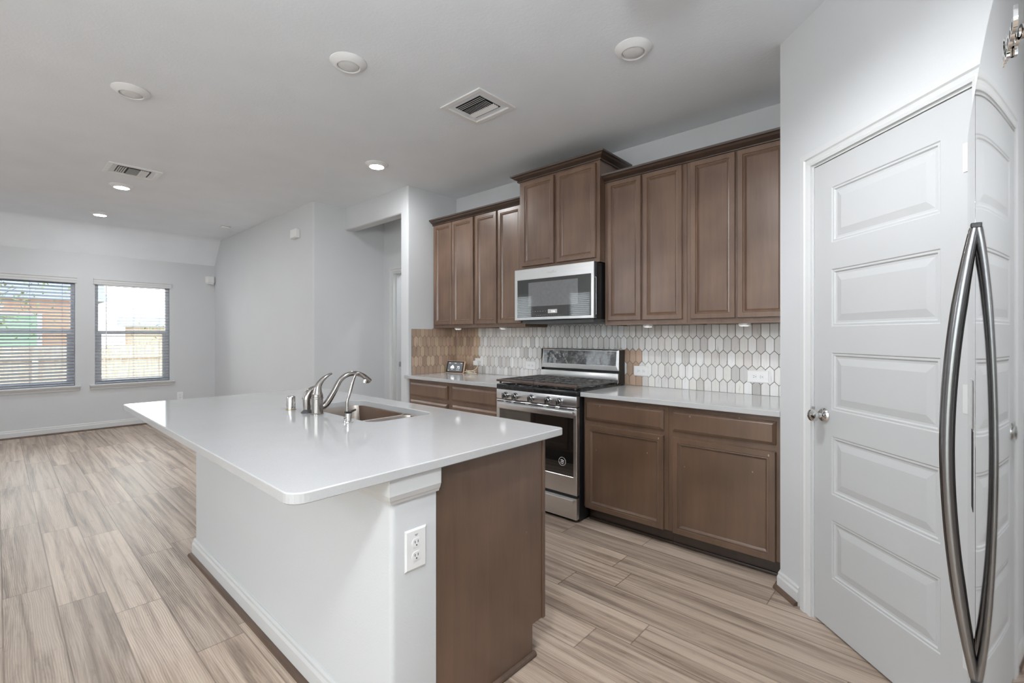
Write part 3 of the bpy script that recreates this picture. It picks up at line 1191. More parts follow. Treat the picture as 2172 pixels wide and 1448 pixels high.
base('base cabinet with one drawer and a door, right of the range', -1.778, -1.178,
     [('d', -1.760, -1.205, 0.707, 0.830), ('c', -1.760, -1.204, 0.105, 0.673)], M['woodlow'])
base('base cabinet with one drawer and a door, by the pantry', -1.177, -0.578,
     [('d', -1.149, -0.600, 0.709, 0.832), ('c', -1.148, -0.600, 0.105, 0.675)], M['woodlow'])
base('base cabinet with stacked drawers, against the stub wall', -3.796, -3.183,
     [('d', -3.767, -3.216, 0.699, 0.824), ('d', -3.767, -3.216, 0.42, 0.660), ('d', -3.767, -3.216, 0.125, 0.385)], M['wood'])
base('base cabinet with stacked drawers, left of the range', -3.182, -2.553,
     [('d', -3.150, -2.585, 0.703, 0.826), ('d', -3.150, -2.585, 0.42, 0.664), ('d', -3.150, -2.585, 0.125, 0.385)], M['wood'])

YCT = 2.664
for nm, x0, x1 in (('left', XS1 + 0.001, -2.551), ('right', -1.780, XP - 0.004)):
    bm = bmesh.new()
    box(bm, x0, x1, YCT, YK - 0.001, CT - 0.030, CT, 0.003)
    if nm == 'left':
        box(bm, x0 - 0.026, x0 + 0.01, YCT, YS - 0.0015, CT - 0.030, CT, 0.003)
    o = obj('countertop', bm, M['quartz'])
    tag(o, {'left': 'white quartz countertop left of the range, with the small screen on it',
            'right': 'bare white quartz countertop between the range and the pantry'}[nm], 'countertop', 'white quartz countertops')


# ------------------------------------------------------------------ tiled backsplash
def clip(poly, x0, x1, z0, z1):
    for ax, lim, s in ((0, x0, 1), (0, x1, -1), (1, z0, 1), (1, z1, -1)):
        out = []
        for i in range(len(poly)):
            a, b = poly[i - 1], poly[i]
            ia, ib = (a[ax] - lim) * s >= 0, (b[ax] - lim) * s >= 0
            if ia != ib:
                t = (lim - a[ax]) / (b[ax] - a[ax])
                out.append((a[0] + (b[0] - a[0]) * t, a[1] + (b[1] - a[1]) * t))
            if ib:
                out.append(b)
        poly = out
        if not poly:
            return poly
    return poly


def make_tiles(part):
    rnd = random.Random(11)
    verts, faces, cols, mi = [], [], [], []
    P, RZ, AP = 0.0516, 0.098, 0.0235
    g = 0.0015
    greys = [srgb(232, 231, 230), srgb(226, 225, 223), srgb(222, 220, 218), srgb(228, 226, 222), srgb(214, 211, 208), srgb(236, 236, 236)]
    warm_cast_tones = [srgb(192, 166, 146), srgb(182, 157, 138), srgb(200, 174, 153), srgb(176, 153, 134), srgb(192, 171, 146), srgb(168, 146, 128)]  # tile tones with the warm light cast put into the colour

    def add(poly, fn, col):
        n = len(poly)
        b = len(verts)
        cx, cz = sum(p[0] for p in poly) / n, sum(p[1] for p in poly) / n
        for d, k in ((0.002, 0.0), (0.0065, 0.0), (0.0075, 0.03)):
            for x, z in poly:
                verts.append(fn(x + (cx - x) * k, z + (cz - z) * k, d))
        for l in range(2):
            for i in range(n):
                j = (i + 1) % n
                faces.append((b + l * n + i, b + l * n + j, b + l * n + n + j, b + l * n + n + i))
                cols.append(col)
                mi.append(0)
        faces.append(tuple(b + 2 * n + i for i in range(n)))
        cols.append(col)
        mi.append(0)

    def region(x0, x1, ztop, fn, brown, xo):
        row = 0
        z = 0.983 - RZ
        while z - AP < 1.42:
            zb = z
            offs = 0.0 if row % 2 == 0 else P / 2
            k = math.floor((x0 - xo) / P) - 1
            while xo + offs + k * P < x1 + P:
                cx = xo + offs + k * P
                k += 1
                w = P / 2 - g
                poly = [(cx, zb - AP + g), (cx + w, zb + g), (cx + w, zb + RZ - AP - g), (cx, zb + RZ - g), (cx - w, zb + RZ - AP - g), (cx - w, zb + g)]
                zt = ztop(cx)
                pl = clip(poly, x0, x1, CT + 0.001, zt)
                if len(pl) < 3:
                    continue
                base_c = rnd.choice(warm_cast_tones if brown(cx, zb + 0.04) else greys)
                kf = rnd.uniform(0.93, 1.04)
                if rnd.random() < 0.06:
                    kf *= 0.78
                add(pl, fn, tuple(c * kf for c in base_c) + (1,))
            z += RZ
            row += 1
        b = len(verts)

    def backing(x0, x1, z1, fn):
        b = len(verts)
        for d in (0.0, 0.0035):
            for x, z in ((x0, CT), (x1, CT), (x1, z1), (x0, z1)):
                verts.append(fn(x, z, d))
        for f in ((0, 1, 2, 3), (4, 5, 6, 7), (0, 1, 5, 4), (1, 2, 6, 5), (2, 3, 7, 6), (3, 0, 4, 7)):
            faces.append(tuple(b + i for i in f))
            cols.append((0.2, 0.18, 0.16, 1))
            mi.append(1)
    if part == 'main':
        f1 = lambda x, z, d: (x, YK - 0.001 - d, z)
        mid = lambda x: 1.372 if -2.559 < x < -1.793 else 1.3525
        in_warm_cast = lambda x, z: x < -3.44 or (-1.78 < x < -1.665 and z < 1.16)  # where the warm cast is painted into the tiles
        region(-3.790, XP - 0.004, mid, f1, in_warm_cast, -1.337 + 0.0258)
        backing(-3.791, XP - 0.004, 1.3525, f1)
        backing(-2.56, -1.79, 1.372, lambda x, z, d: (x, YK - 0.001 - d * 0.9, max(z, 1.353)))
    else:
        f2 = lambda y, z, d: (XS1 + d, y, z)
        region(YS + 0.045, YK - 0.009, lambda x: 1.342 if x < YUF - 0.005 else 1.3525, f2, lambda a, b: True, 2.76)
        backing(YS + 0.043, YK - 0.0085, 1.343, f2)
    me = bpy.data.meshes.new('tile_backsplash')
    me.from_pydata(verts, [], faces)
    ca = me.color_attributes.new('tone', 'FLOAT_COLOR', 'CORNER')
    flat = []
    for p, c in zip(me.polygons, cols):
        flat += list(c) * p.loop_total
    ca.data.foreach_set('color', flat)
    me.materials.append(M['tile'])
    me.materials.append(M['grout'])
    me.polygons.foreach_set('material_index', mi)
    b = bmesh.new()
    b.from_mesh(me)
    bmesh.ops.recalc_face_normals(b, faces=b.faces[:])
    b.to_mesh(me)
    b.free()
    o = bpy.data.objects.new('tile_backsplash', me)
    COL.objects.link(o)
    tag(o, {'main': 'long picket tile backsplash behind the range and counters, grey with warm light cast painted in',
            'side': 'short picket tile backsplash, warm light cast painted in, on the stub wall beside the left counter'}[part], 'backsplash')


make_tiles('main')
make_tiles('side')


# ------------------------------------------------------------------ gas range
def make_range():
    x0, x1 = -2.546, -1.786
    yf = 2.634
    xc = (x0 + x1) / 2
    t = thing('kitchen_range', 'freestanding stainless gas range with five knobs between the base cabinets', 'range', (xc, 2.95, 0))
    bm = bmesh.new()
    box(bm, x0 + 0.002, x1 - 0.002, 2.67, 3.28, 0.012, 0.90, 0.002, 1)
    for x in (x0 + 0.05, x1 - 0.05):
        for y in (2.72, 3.22):
            cyl(bm, (x, y, 0), (x, y, 0.014), 0.018, seg=12)
    obj('range_body', bm, M['blackplastic'], t)
    # cooktop: black front strip and spill tray
    bm = bmesh.new()
    box(bm, x0, x1, 2.637, 3.235, 0.862, 0.900, 0.006)
    box(bm, x0 + 0.006, x1 - 0.006, 2.70, 3.20, 0.898, 0.904, 0.002)
    obj('cooktop', bm, M['enamel'], t, smooth=True)
    bm = bmesh.new()
    b2 = bmesh.new()
    box(b2, x0 + 0.004, x1 - 0.004, yf, 2.675, 0.788, 0.861, 0.004)
    merge(bm, b2)
    cp = obj('control_panel', bm, M['steel'], t, smooth=True)
    for xk in (-2.44, -2.341, -2.185, -2.027, -1.927):
        bm = bmesh.new()
        lathe(bm, [(0, 0), (0.027, 0), (0.027, 0.006), (0.023, 0.009), (0.021, 0.026), (0.019, 0.029), (0, 0.029)], (xk, yf, 0.8185), (0, -1, 0))
        box(bm, xk - 0.0075, xk + 0.0075, yf - 0.043, yf - 0.024, 0.8185 - 0.021, 0.8185 + 0.021, 0.003)
        kn = obj('knob', bm, M['handle'], t, smooth=True)
        bm = bmesh.new()
        lathe(bm, [(0.0205, 0.0255), (0.0205, 0.0285), (0.0175, 0.0305), (0.0165, 0.0295)], (xk, yf, 0.8185), (0, -1, 0))
        obj('knob_ring', bm, M['chrome'], kn, smooth=True)
    # oven door
    bm = bmesh.new()
    gx0, gx1, gz0, gz1 = -2.515, -1.814, 0.308, 0.714
    rect_loops(bm, x0 + 0.003, x1 - 0.003, 0.187, 0.781, [(0, -0.034), (0, -0.003), (0.003, 0)], lambda u, v, d: (u, yf - d, v), cap=False)
    A = [(x0 + 0.006, 0.19), (x1 - 0.006, 0.19), (x1 - 0.006, 0.778), (x0 + 0.006, 0.778)]
    B = [(gx0, gz0), (gx1, gz0), (gx1, gz1), (gx0, gz1)]
    va = [bm.verts.new((u, yf, v)) for u, v in A]
    vb = [bm.verts.new((u, yf, v)) for u, v in B]
    vc = [bm.verts.new((u + (0.003 if u < xc else -0.003), yf + 0.004, v + (0.003 if v < 0.5 else -0.003))) for u, v in B]
    for i in range(4):
        j = (i + 1) % 4
        bm.faces.new((va[i], va[j], vb[j], vb[i]))
        bm.faces.new((vb[i], vb[j], vc[j], vc[i]))
    bm.faces.new([bm.verts.new((u, yf + 0.034, v)) for u, v in ((x0 + 0.003, 0.187), (x1 - 0.003, 0.187), (x1 - 0.003, 0.781), (x0 + 0.003, 0.781))])
    bmesh.ops.remove_doubles(bm, verts=bm.verts[:], dist=1e-5)
    od = obj('oven_door', bm, M['steel'], t)
    bm = bmesh.new()
    box(bm, gx0 + 0.001, gx1 - 0.001, yf + 0.0035, yf + 0.008, gz0 + 0.001, gz1 - 0.001)
    obj('oven_glass', bm, M['blackglass'], od, label='black glass oven window')
    bm = bmesh.new()
    segs = [(-2.535, -2.465), (-2.443, -2.385), (-2.36, -2.245), (-2.215, -2.075), (-2.045, -1.97), (-1.935, -1.81)]
    for a, b in segs:
        box(bm, a, b, yf - 0.0006, yf + 0.002, 0.7665, 0.7725)
    obj('vent_slot', bm, M['dark'], od)
    bm = bmesh.new()
    box(bm, -2.486, -1.792, yf - 0.044, yf - 0.030, 0.727, 0.765, 0.003)
    for x in (-2.468, -1.812):
        box(bm, x - 0.014, x + 0.014, yf - 0.034, yf + 0.001, 0.731, 0.759, 0.002)
    obj('oven_handle', bm, M['steel'], od, smooth=True)
    # round sticker on the glass
    bm = bmesh.new()
    lathe(bm, [(0.0275, 0), (0.030, 0.0), (0.030, 0.0008), (0.0275, 0.0008), (0.0275, 0)], (-1.91, yf + 0.0034, 0.403), (0, -1, 0), 32)
    for (ang, rr, w) in ((0.55, 0.012, 0.020), (0.35, 0.001, 0.017)):
        for sx in (-1, 1):
            b2 = bmesh.new()
            L = w if sx > 0 else w * 0.55
            box(b2, 0, L, -0.0009, 0.0, -0.0026, 0.0026)
            merge(bm, b2, Matrix.Translation((-1.914, yf + 0.0034, 0.403 + rr)) @ Matrix.Rotation(0.38 * sx + (PI if sx < 0 else 0), 4, 'Y'))
    for x, z in ((-1.912, 0.389), (-1.904, 0.388), (-1.921, 0.392)):
        box(bm, x - 0.003, x + 0.003, yf + 0.0025, yf + 0.0034, z - 0.003, z + 0.003)
    obj('badge', bm, M['whiteprint'], od, label='small round black and white sticker')
    # bottom drawer
    bm = bmesh.new()
    box(bm, x0 + 0.003, x1 - 0.003, yf, yf + 0.034, 0.022, 0.168, 0.003)
    dr = obj('warming_drawer', bm, M['steel'], t)
    bm = bmesh.new()
    prof = [(0.0, 0.160), (0.020, 0.160), (0.022, 0.157), (0.022, 0.126), (0.019, 0.124), (0.017, 0.154), (0.0, 0.156)]
    sweep(bm, [(-1.807, yf), (-2.51, yf)][::-1], prof)
    obj('drawer_handle', bm, M['steel'], dr)
    bm = bmesh.new()
    box(bm, x0 + 0.004, x1 - 0.004, yf + 0.006, yf + 0.03, 0.169, 0.186)
    obj('door_gap', bm, M['dark'], t)
    # backguard
    yb = 3.216
    bm = bmesh.new()
    rect_loops(bm, x0 - 0.008, x1 - 0.008, 1.002, 1.168, [(0, -0.094), (0, -0.004), (0.004, 0)], lambda u, v, d: (u, yb - d + (v - 1.0) * 0.10, v), cap=False)
    a = [(x0 - 0.004, 1.006), (x1 - 0.012, 1.006), (x1 - 0.012, 1.164), (x0 - 0.004, 1.164)]
    b = [(-2.536, 1.038), (-1.817, 1.038), (-1.817, 1.158), (-2.536, 1.158)]
    fy = lambda v, d: yb - d + (v - 1.0) * 0.10
    va = [bm.verts.new((u, fy(v, 0), v)) for u, v in a]
    vb = [bm.verts.new((u, fy(v, 0.004), v)) for u, v in b]
    for i in range(4):
        j = (i + 1) % 4
        bm.faces.new((va[i], va[j], vb[j], vb[i]))
    bm.faces.new(vb)
    bmesh.ops.remove_doubles(bm, verts=bm.verts[:], dist=1e-5)
    bg = obj('backguard', bm, M['steel'], t)
    bm = bmesh.new()
    rect_loops(bm, -2.533, -1.820, 1.041, 1.155, [(0, 0.0045), (0.001, 0.0065)], lambda u, v, d: (u, fy(v, d), v))
    obj('control_glass', bm, M['mirrorglass'], bg, label='smudged mirror black control panel glass')
    bm = bmesh.new()
    box(bm, x0 - 0.002, x1 - 0.010, 3.20, 3.235, 0.904, 0.983, 0.004)
    obj('rear_riser', bm, M['steel'], t, smooth=True)
    bm = bmesh.new()
    box(bm, x0 + 0.01, x1 - 0.014, 3.235, 3.30, 0.895, 1.0)
    obj('rear_vent', bm, M['dark'], t)
    for a_ in (x1 - 0.0085, x0 - 0.012):
        bm = bmesh.new()
        box(bm, a_, a_ + 0.0048, 3.222, 3.303, 0.90, 1.165)
        obj('backguard_side', bm, M['blackplastic'], bg)
    # burners
    for bx, by, r in ((-2.40, 2.80, 0.045), (-2.40, 3.06, 0.036), (-1.93, 2.80, 0.050), (-1.93, 3.06, 0.036), (-2.166, 2.93, 0.055)):
        bm = bmesh.new()
        lathe(bm, [(r + 0.012, 0), (r + 0.012, 0.006), (r, 0.008), (r, 0.014), (r * 0.92, 0.018), (0, 0.019)], (bx, by, 0.9035), seg=24)
        obj('burner', bm, M['burner'], t, smooth=True)
    # cast iron grates, two halves
    for a, b in ((x0 + 0.002, xc - 0.002), (xc + 0.002, x1 - 0.002)):
        bm = bmesh.new()
        y0, y1 = 2.640, 3.19
        zt, zb = 0.936, 0.919
        bw = 0.012
        box(bm, a, a + bw, y0, y1, zb, zt, 0.003)
        box(bm, b - bw, b, y0, y1, zb, zt, 0.003)
        box(bm, a, b, y1 - bw, y1, zb, zt, 0.003)
        m = (a + b) / 2
        for y in (2.80, 2.93, 3.06):
            box(bm, a + bw, b - bw, y - 0.005, y + 0.005, zb, zt, 0.002)
        for x in (a + 0.065, a + 0.125, m, b - 0.125, b - 0.065):
            box(bm, x - 0.0045, x + 0.0045, y0 + 0.01, y1 - 0.01, zb + 0.001, zt - 0.001, 0.002)
        for y in (2.735, 2.865, 2.995, 3.125):
            for x in (a + 0.03, b - 0.07):
                box(bm, x, x + 0.04, y - 0.006, y + 0.006, zb, zt - 0.001, 0.002)
        for x in (a + 0.02, b - 0.03, m):
            for y in (y0 + 0.01, y1 - 0.02, 2.93):
                box(bm, x, x + 0.012, y, y + 0.012, 0.9035, zb + 0.004)
        gr = obj('grate', bm, M['iron'], t)
        bm = bmesh.new()
        box(bm, a, b, y0 - 0.006, y0 + 0.020, zb, zt + 0.0005, 0.004)
        box(bm, a + 0.0, a + 0.014, y0 + 0.02, y1 - 0.02, zt - 0.002, zt + 0.0005, 0.001)
        obj('grate_edge', bm, M['ironbrown'], gr, label='worn brownish front bar of the grate')


def mirror_black():
    m, nt, bs = new_mat('mirror black glass')
    v = coords(nt)
    f = noise(nt, v, 28, 6, 0.75, 0.5)
    c = ramp(nt, f, [(0.45, (0.2, 0.2, 0.205)), (0.65, (0.40, 0.40, 0.40))])
    nt.links.new(c, bs.inputs['Base Color'])
    bs.inputs['Metallic'].default_value = 0.9
    mr = nd(nt, 'ShaderNodeMapRange')
    mr.inputs[1].default_value = 0.45
    mr.inputs[2].default_value = 0.75
    mr.inputs[3].default_value = 0.05
    mr.inputs[4].default_value = 0.3
    nt.links.new(f, mr.inputs[0])
    nt.links.new(mr.outputs[0], bs.inputs['Roughness'])
    add_bump(nt, bs, noise(nt, coords(nt, (1, 1, 1)), 9, 2), 0.35, 0.004)
    return m


M['mirrorglass'] = mirror_black()
make_range()


# ------------------------------------------------------------------ over-the-range microwave
def make_microwave():
    x0, x1 = -2.560, -1.800
    yf = 2.868
    z0, z1 = 1.402, 1.8135
    t = thing('microwave_oven', 'stainless microwave oven mounted above the range under the raised cabinet', 'microwave', ((x0 + x1) / 2, 3.1, z0))
    bm = bmesh.new()
    box(bm, x0 + 0.004, x1 - 0.004, yf + 0.042, YK - 0.012, z0 - 0.004, z1 - 0.002, 0.002, 1)
    obj('microwave_body', bm, M['blackplastic'], t)
    bm = bmesh.new()
    prism(bm, [(x0 + 0.06, yf + 0.03), (x1 - 0.02, yf + 0.03), (x1 - 0.004, yf + 0.10), (x1 - 0.004, YK - 0.012), (x0 + 0.02, YK - 0.012), (x0 + 0.02, yf + 0.10)], z0 - 0.026, z0 - 0.0045)
    obj('vent_tray', bm, M['greyplastic'], t)
    gx0, gx1, gz0, gz1 = x0 + 0.028, x1 - 0.022, 1.424, 1.727
    bm = bmesh.new()
    rect_loops(bm, x0, x1, z0, z1, [(0, -0.008), (0, -0.003), (0.003, 0)], lambda u, v, d: (u, yf - d, v), cap=False)
    a = [(x0 + 0.003, z0 + 0.003), (x1 - 0.003, z0 + 0.003), (x1 - 0.003, z1 - 0.003), (x0 + 0.003, z1 - 0.003)]
    b = [(gx0, gz0), (gx1, gz0), (gx1, gz1), (gx0, gz1)]
    va = [bm.verts.new((u, yf, v)) for u, v in a]
    vb = [bm.verts.new((u, yf, v)) for u, v in b]
    vc = [bm.verts.new((u, yf + 0.006, v)) for u, v in b]
    for i in range(4):
        j = (i + 1) % 4
        bm.faces.new((va[i], va[j], vb[j], vb[i]))
        bm.faces.new((vb[i], vb[j], vc[j], vc[i]))
    bmesh.ops.remove_doubles(bm, verts=bm.verts[:], dist=1e-5)
    dr = obj('microwave_door', bm, M['steel'], t)
    bm = bmesh.new()
    box(bm, x0 + 0.001, x1 - 0.001, yf + 0.0065, yf + 0.041, z0 + 0.001, z1 - 0.001, 0.001, 1)
    obj('door_back', bm, M['greyplastic'], dr)
    bm = bmesh.new()
    box(bm, x1 - 0.0009, x1 + 0.0006, yf + 0.018, yf + 0.030, 1.435, 1.695)
    obj('handle_pocket', bm, M['dark'], dr)
    bm = bmesh.new()
    box(bm, x1 - 0.0005, x1 + 0.0022, yf + 0.028, yf + 0.032, 1.430, 1.70, 0.001)
    box(bm, x1 - 0.0005, x1 + 0.0022, yf + 0.016, yf + 0.032, 1.697, 1.701)
    obj('door_handle', bm, M['steel'], dr)
    bm = bmesh.new()
    box(bm, gx0 + 0.0005, gx1 - 0.0005, yf + 0.002, yf + 0.0064, gz0 + 0.0005, gz1 - 0.0005)
    gl = obj('door_glass', bm, M['mwglass'], dr, label='smudged dark glass')
    bm = bmesh.new()
    box(bm, -2.413, -1.937, yf + 0.0014, yf + 0.0021, 1.510, 1.700)
    obj('viewing_window', bm, M['mwwindow'], gl, label='paler grey viewing window')
    bm = bmesh.new()
    box(bm, -2.215, -2.127, yf + 0.0012, yf + 0.002, 1.451, 1.481)
    ds = obj('clock_display', bm, M['lcd'], gl)
    obj('clock_digits', text_bm('9:46', 0.021, 0.0003, face_y(-2.163, yf + 0.0008, 1.464)), M['whitetext'], gl)
    bm = bmesh.new()
    for k in range(13):
        x = -2.33 + k * 0.021
        box(bm, x, x + 0.006, yf + 0.0015, yf + 0.002, 1.436, 1.4385)
    for x in (-2.37, -2.345, -2.32, -2.295, -2.27, -2.245):
        box(bm, x, x + 0.009, yf + 0.0015, yf + 0.002, 1.467, 1.4695)
    obj('touch_marks', bm, M['greyprint'], gl)['kind'] = 'stuff'
    bm = text_bm('Whirlpool', 0.021, 0.0005, face_y(-2.178, yf - 0.0006, 1.768))
    b2 = bmesh.new()
    lathe(b2, [(0.0125, 0), (0.0145, 0), (0.0145, 0.0012), (0.0125, 0.0012), (0.0125, 0)], (0, 0, 0), (0, -1, 0), 28)
    merge(bm, b2, Matrix.Translation((-2.172, yf - 0.0002, 1.768)) @ Matrix.Rotation(-0.75, 4, 'Y') @ Matrix.Diagonal((1.5, 1, 0.5, 1)))
    obj('logo', bm, M['whiteprint'], dr)


make_microwave()


# ------------------------------------------------------------------ kitchen island
IX0, IX1, IY0, IY1 = -3.172, -1.174, 0.774, 0.939
IC1 = 1.465
bm = bmesh.new()
prism(bm, [(IX0, IY0), (IX1, IY0), (IX1, IY1), (IX0, IY1)], 0, ZU, (0, 1), 0.016)
struct('wall_island', bm, M['scuffwall'], smooth=True)
bm = bmesh.new()
sweep(bm, [(IX0, IY1), (IX0, IY0), (IX1, IY0), (IX1, IY1 + 0.006)],
      [(0, 0.784), (0.007, 0.784), (0.010, 0.792), (0.013, 0.796), (0.019, 0.812), (0.019, ZU), (0, ZU)])
struct('trim_3', bm, M['trim'])
baseboard('island', [(IX0, IY1), (IX0, IY0), (IX1 - 0.01, IY0)], 1.15)

t = thing('island_cabinet', 'dark wood cabinet of the island with a plain end panel and toe notch', 'cabinet', (-2.2, 1.2, 0))
bm = bmesh.new()
yn = 1.428
b2 = bmesh.new()
pts = [(IY1 + 0.0015, 0.0), (yn, 0.0), (yn, 0.130), (IC1 + 0.024, 0.130), (IC1 + 0.024, ZU), (IY1 + 0.0015, ZU)]
va = [b2.verts.new((IX1 - 0.006, y, z)) for y, z in pts]
vb = [b2.verts.new((IX1 - 0.024, y, z)) for y, z in pts]
b2.faces.new(va)
b2.faces.new(vb[::-1])
for i in range(len(pts)):
    j = (i + 1) % len(pts)
    b2.faces.new((va[i], vb[i], vb[j], va[j]))
merge(bm, b2)
obj('end_panel', bm, M['woodlow'], t)
bm = bmesh.new()
SX0, SX1, SY0, SY1 = -2.560, -1.838, 1.112, 1.462      # sink cut-out
YIF = IC1 + 0.004
z1 = ZU - 0.001
box(bm, IX0, IX1 - 0.0245, YIF - 0.02, YIF, 0.130, z1)
box(bm, IX0, IX1 - 0.0245, IY1 + 0.002, IY1 + 0.02, 0.0, z1)
box(bm, IX0, IX0 + 0.018, IY1 + 0.02, YIF - 0.02, 0.0, z1)
box(bm, IX0 + 0.018, IX1 - 0.0245, IY1 + 0.02, YIF - 0.02, 0.115, 0.13)
obj('cabinet_body', bm, M['wood'], t)
bm = bmesh.new()
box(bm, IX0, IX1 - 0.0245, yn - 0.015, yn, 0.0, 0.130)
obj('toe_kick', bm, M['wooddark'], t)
for a, b in ((-3.15, -2.68), (-2.66, -2.19), (-2.17, -1.72), (-1.70, -1.208)):
    front('cabinet_door', a, b, 0.145, 0.69, YIF, t, M['wood'], FACE, 1)
    front('drawer_front', a, b, 0.705, 0.845, YIF, t, M['wood'], SLAB, 1)
bm = bmesh.new()
box(bm, IX1 - 0.022, IX1 - 0.001, YIF + 0.0205, YIF + 0.036, 0.128, ZU - 0.008, 0.0015)
obj('door_edge', bm, M['woodlow'], t)
bm = bmesh.new()
tube(bm, [(IX1 - 0.005, IY1 + 0.004, 0.011), (IX1 - 0.005, yn + 0.012, 0.011)], 0.012, 12)
obj('shoe_moulding', bm, M['shoe'], t)

# island worktop with sink cut-out
ox0, ox1, oy0, oy1 = -3.376, -1.144, 0.474, 1.593


def round_rect(x0, x1, y0, y1, rs, seg=6):
    """counter-clockwise from the lower left; rs radius per corner LL LR UR UL"""
    out = []
    for (cx, cy, a0), r in zip(((x0, y0, PI), (x1, y0, 1.5 * PI), (x1, y1, 0), (x0, y1, 0.5 * PI)), rs):
        sx = 1 if cx == x0 else -1
        sy = 1 if cy == y0 else -1
        for k in range(seg + 1):
            a = a0 + k / seg * PI / 2
            out.append((cx + sx * r + math.cos(a) * r, cy + sy * r + math.sin(a) * r))
    return out


bm = bmesh.new()
outer = round_rect(ox0, ox1, oy0, oy1, (0.03, 0.045, 0.018, 0.018))
inner = round_rect(SX0, SX1, SY0, SY1, (0.06, 0.06, 0.06, 0.06))
ch = 0.003
ctr = Vector(((ox0 + ox1) / 2, (oy0 + oy1) / 2))


def ring(pts, z, ins):
    n = len(pts)
    r = []
    for i, p in enumerate(pts):
        a, b = Vector(pts[i - 1]), Vector(pts[(i + 1) % n])
        d = (b - a).normalized()
        r.append(bm.verts.new((p[0] - d.y * ins, p[1] + d.x * ins, z)))
    return r


R = [ring(outer, CT - 0.030, ch), ring(outer, CT - 0.030 + ch, 0), ring(outer, CT - ch, 0), ring(outer, CT, ch)]
Ri = [ring(inner, CT - 0.030, 0), ring(inner, CT - ch, 0), ring(inner, CT, -ch)]
for RR in (R, Ri):
    for r0, r1 in zip(RR, RR[1:]):
        n = len(r0)
        for i in range(n):
            j = (i + 1) % n
            bm.faces.new((r0[i], r0[j], r1[j], r1[i]))
for o_, i_ in ((R[-1], Ri[-1]), (R[0], Ri[0])):
    n = len(o_)
    for i in range(n):
        j = (i + 1) % n
        bm.faces.new((o_[i], o_[j], i_[j], i_[i]))
o = obj('countertop', bm, M['quartz'])
tag(o, 'large white quartz island worktop with the sink cut into it', 'countertop', 'white quartz countertops')

# sink
t = thing('kitchen_sink', 'undermount double bowl stainless sink set in the island worktop', 'sink', (-2.2, 1.29, 0.68))
XD = -2.058


def bowl(x0, x1, depth):
    bm = bmesh.new()
    z = CT - 0.0305
    top = round_rect(x0, x1, SY0 - 0.004, SY1 + 0.004, (0.065,) * 4)
    rim = round_rect(x0 - 0.012, x1 + 0.012, SY0 - 0.016, SY1 + 0.016, (0.075,) * 4)
    rings = []
    for pts, zz in ((rim, z), (top, z), (None, z - 0.02), (None, z - depth + 0.03), (None, z - depth)):
        if pts is None:
            k = {z - 0.02: 0.003, z - depth + 0.03: 0.012, z - depth: 0.04}[zz]
            pts = round_rect(x0 + k, x1 - k, SY0 - 0.004 + k, SY1 + 0.004 - k, (0.062,) * 4)
        rings.append([bm.verts.new((p[0], p[1], zz)) for p in pts])
    for r0, r1 in zip(rings, rings[1:]):
        n = len(r0)
        for i in range(n):
            bm.faces.new((r0[i], r0[(i + 1) % n], r1[(i + 1) % n], r1[i]))
    bm.faces.new(rings[-1])
    return bm


for a, b, d in ((SX0 - 0.004, XD - 0.012, 0.20), (XD + 0.012, SX1 + 0.004, 0.17)):
    bw = obj('sink_bowl', bowl(a, b, d), M['sinksteel'], t, smooth=True)
    bm = bmesh.new()
    lathe(bm, [(0, 0.002), (0.035, 0.002), (0.042, 0.004), (0.045, 0.0)], ((a + b) / 2, 1.29, CT - 0.0305 - d), seg=24)
    obj('drain', bm, M['chrome'], bw, smooth=True)

# ------------------------------------------------------------------ taps on the island
fx, fy = -2.241, 1.056
t = thing('kitchen_faucet', 'brushed nickel faucet with curved spout and lever at the sink', 'faucet', (fx, fy, CT))
bm = bmesh.new()
lathe(bm, [(0, 0), (0.031, 0), (0.031, 0.004), (0.027, 0.007), (0.0265, 0.074), (0.0285, 0.076), (0.0285, 0.082), (0.0265, 0.084),
           (0.0265, 0.097), (0, 0.097)], (fx, fy, CT + 0.0003))
obj('faucet_body', bm, M['nickel'], t, smooth=True)
bm = bmesh.new()
z = CT
sp = spline([(fx, fy + 0.012, z + 0.028), (fx, fy + 0.045, z + 0.045), (fx, fy + 0.085, z + 0.102), (fx, fy + 0.118, z + 0.156), (fx, fy + 0.155, z + 0.182),
             (fx, fy + 0.200, z + 0.188), (fx, fy + 0.240, z + 0.176), (fx, fy + 0.268, z + 0.156), (fx, fy + 0.285, z + 0.140)], 6)
n = len(sp)
tube(bm, sp, [0.0175 - 0.005 * min(1, i / (n * 0.45)) + (0.003 * max(0, (i / n - 0.7) / 0.3)) for i in range(n)], 14)
so = obj('spout', bm, M['nickel'], t, smooth=True)
bm = bmesh.new()
cyl(bm, (fx, fy + 0.264, z + 0.150), (fx, fy + 0.258, z + 0.133), 0.0125, 0.011, 16)
obj('aerator', bm, M['chrome'], so, smooth=True)
bm = bmesh.new()
lv = spline([(fx, fy, z + 0.094), (fx, fy + 0.001, z + 0.115), (fx, fy + 0.004, z + 0.135), (fx, fy + 0.018, z + 0.158), (fx, fy + 0.040, z + 0.178), (fx, fy + 0.062, z + 0.190), (fx, fy + 0.075, z + 0.194)], 5)
n = len(lv)
tube(bm, lv, [max(0.0045, r) for r in [0.0265 - 0.0235 * (i / n) ** 0.75 for i in range(n)]], 14)
obj('lever', bm, M['nickel'], t, smooth=True)

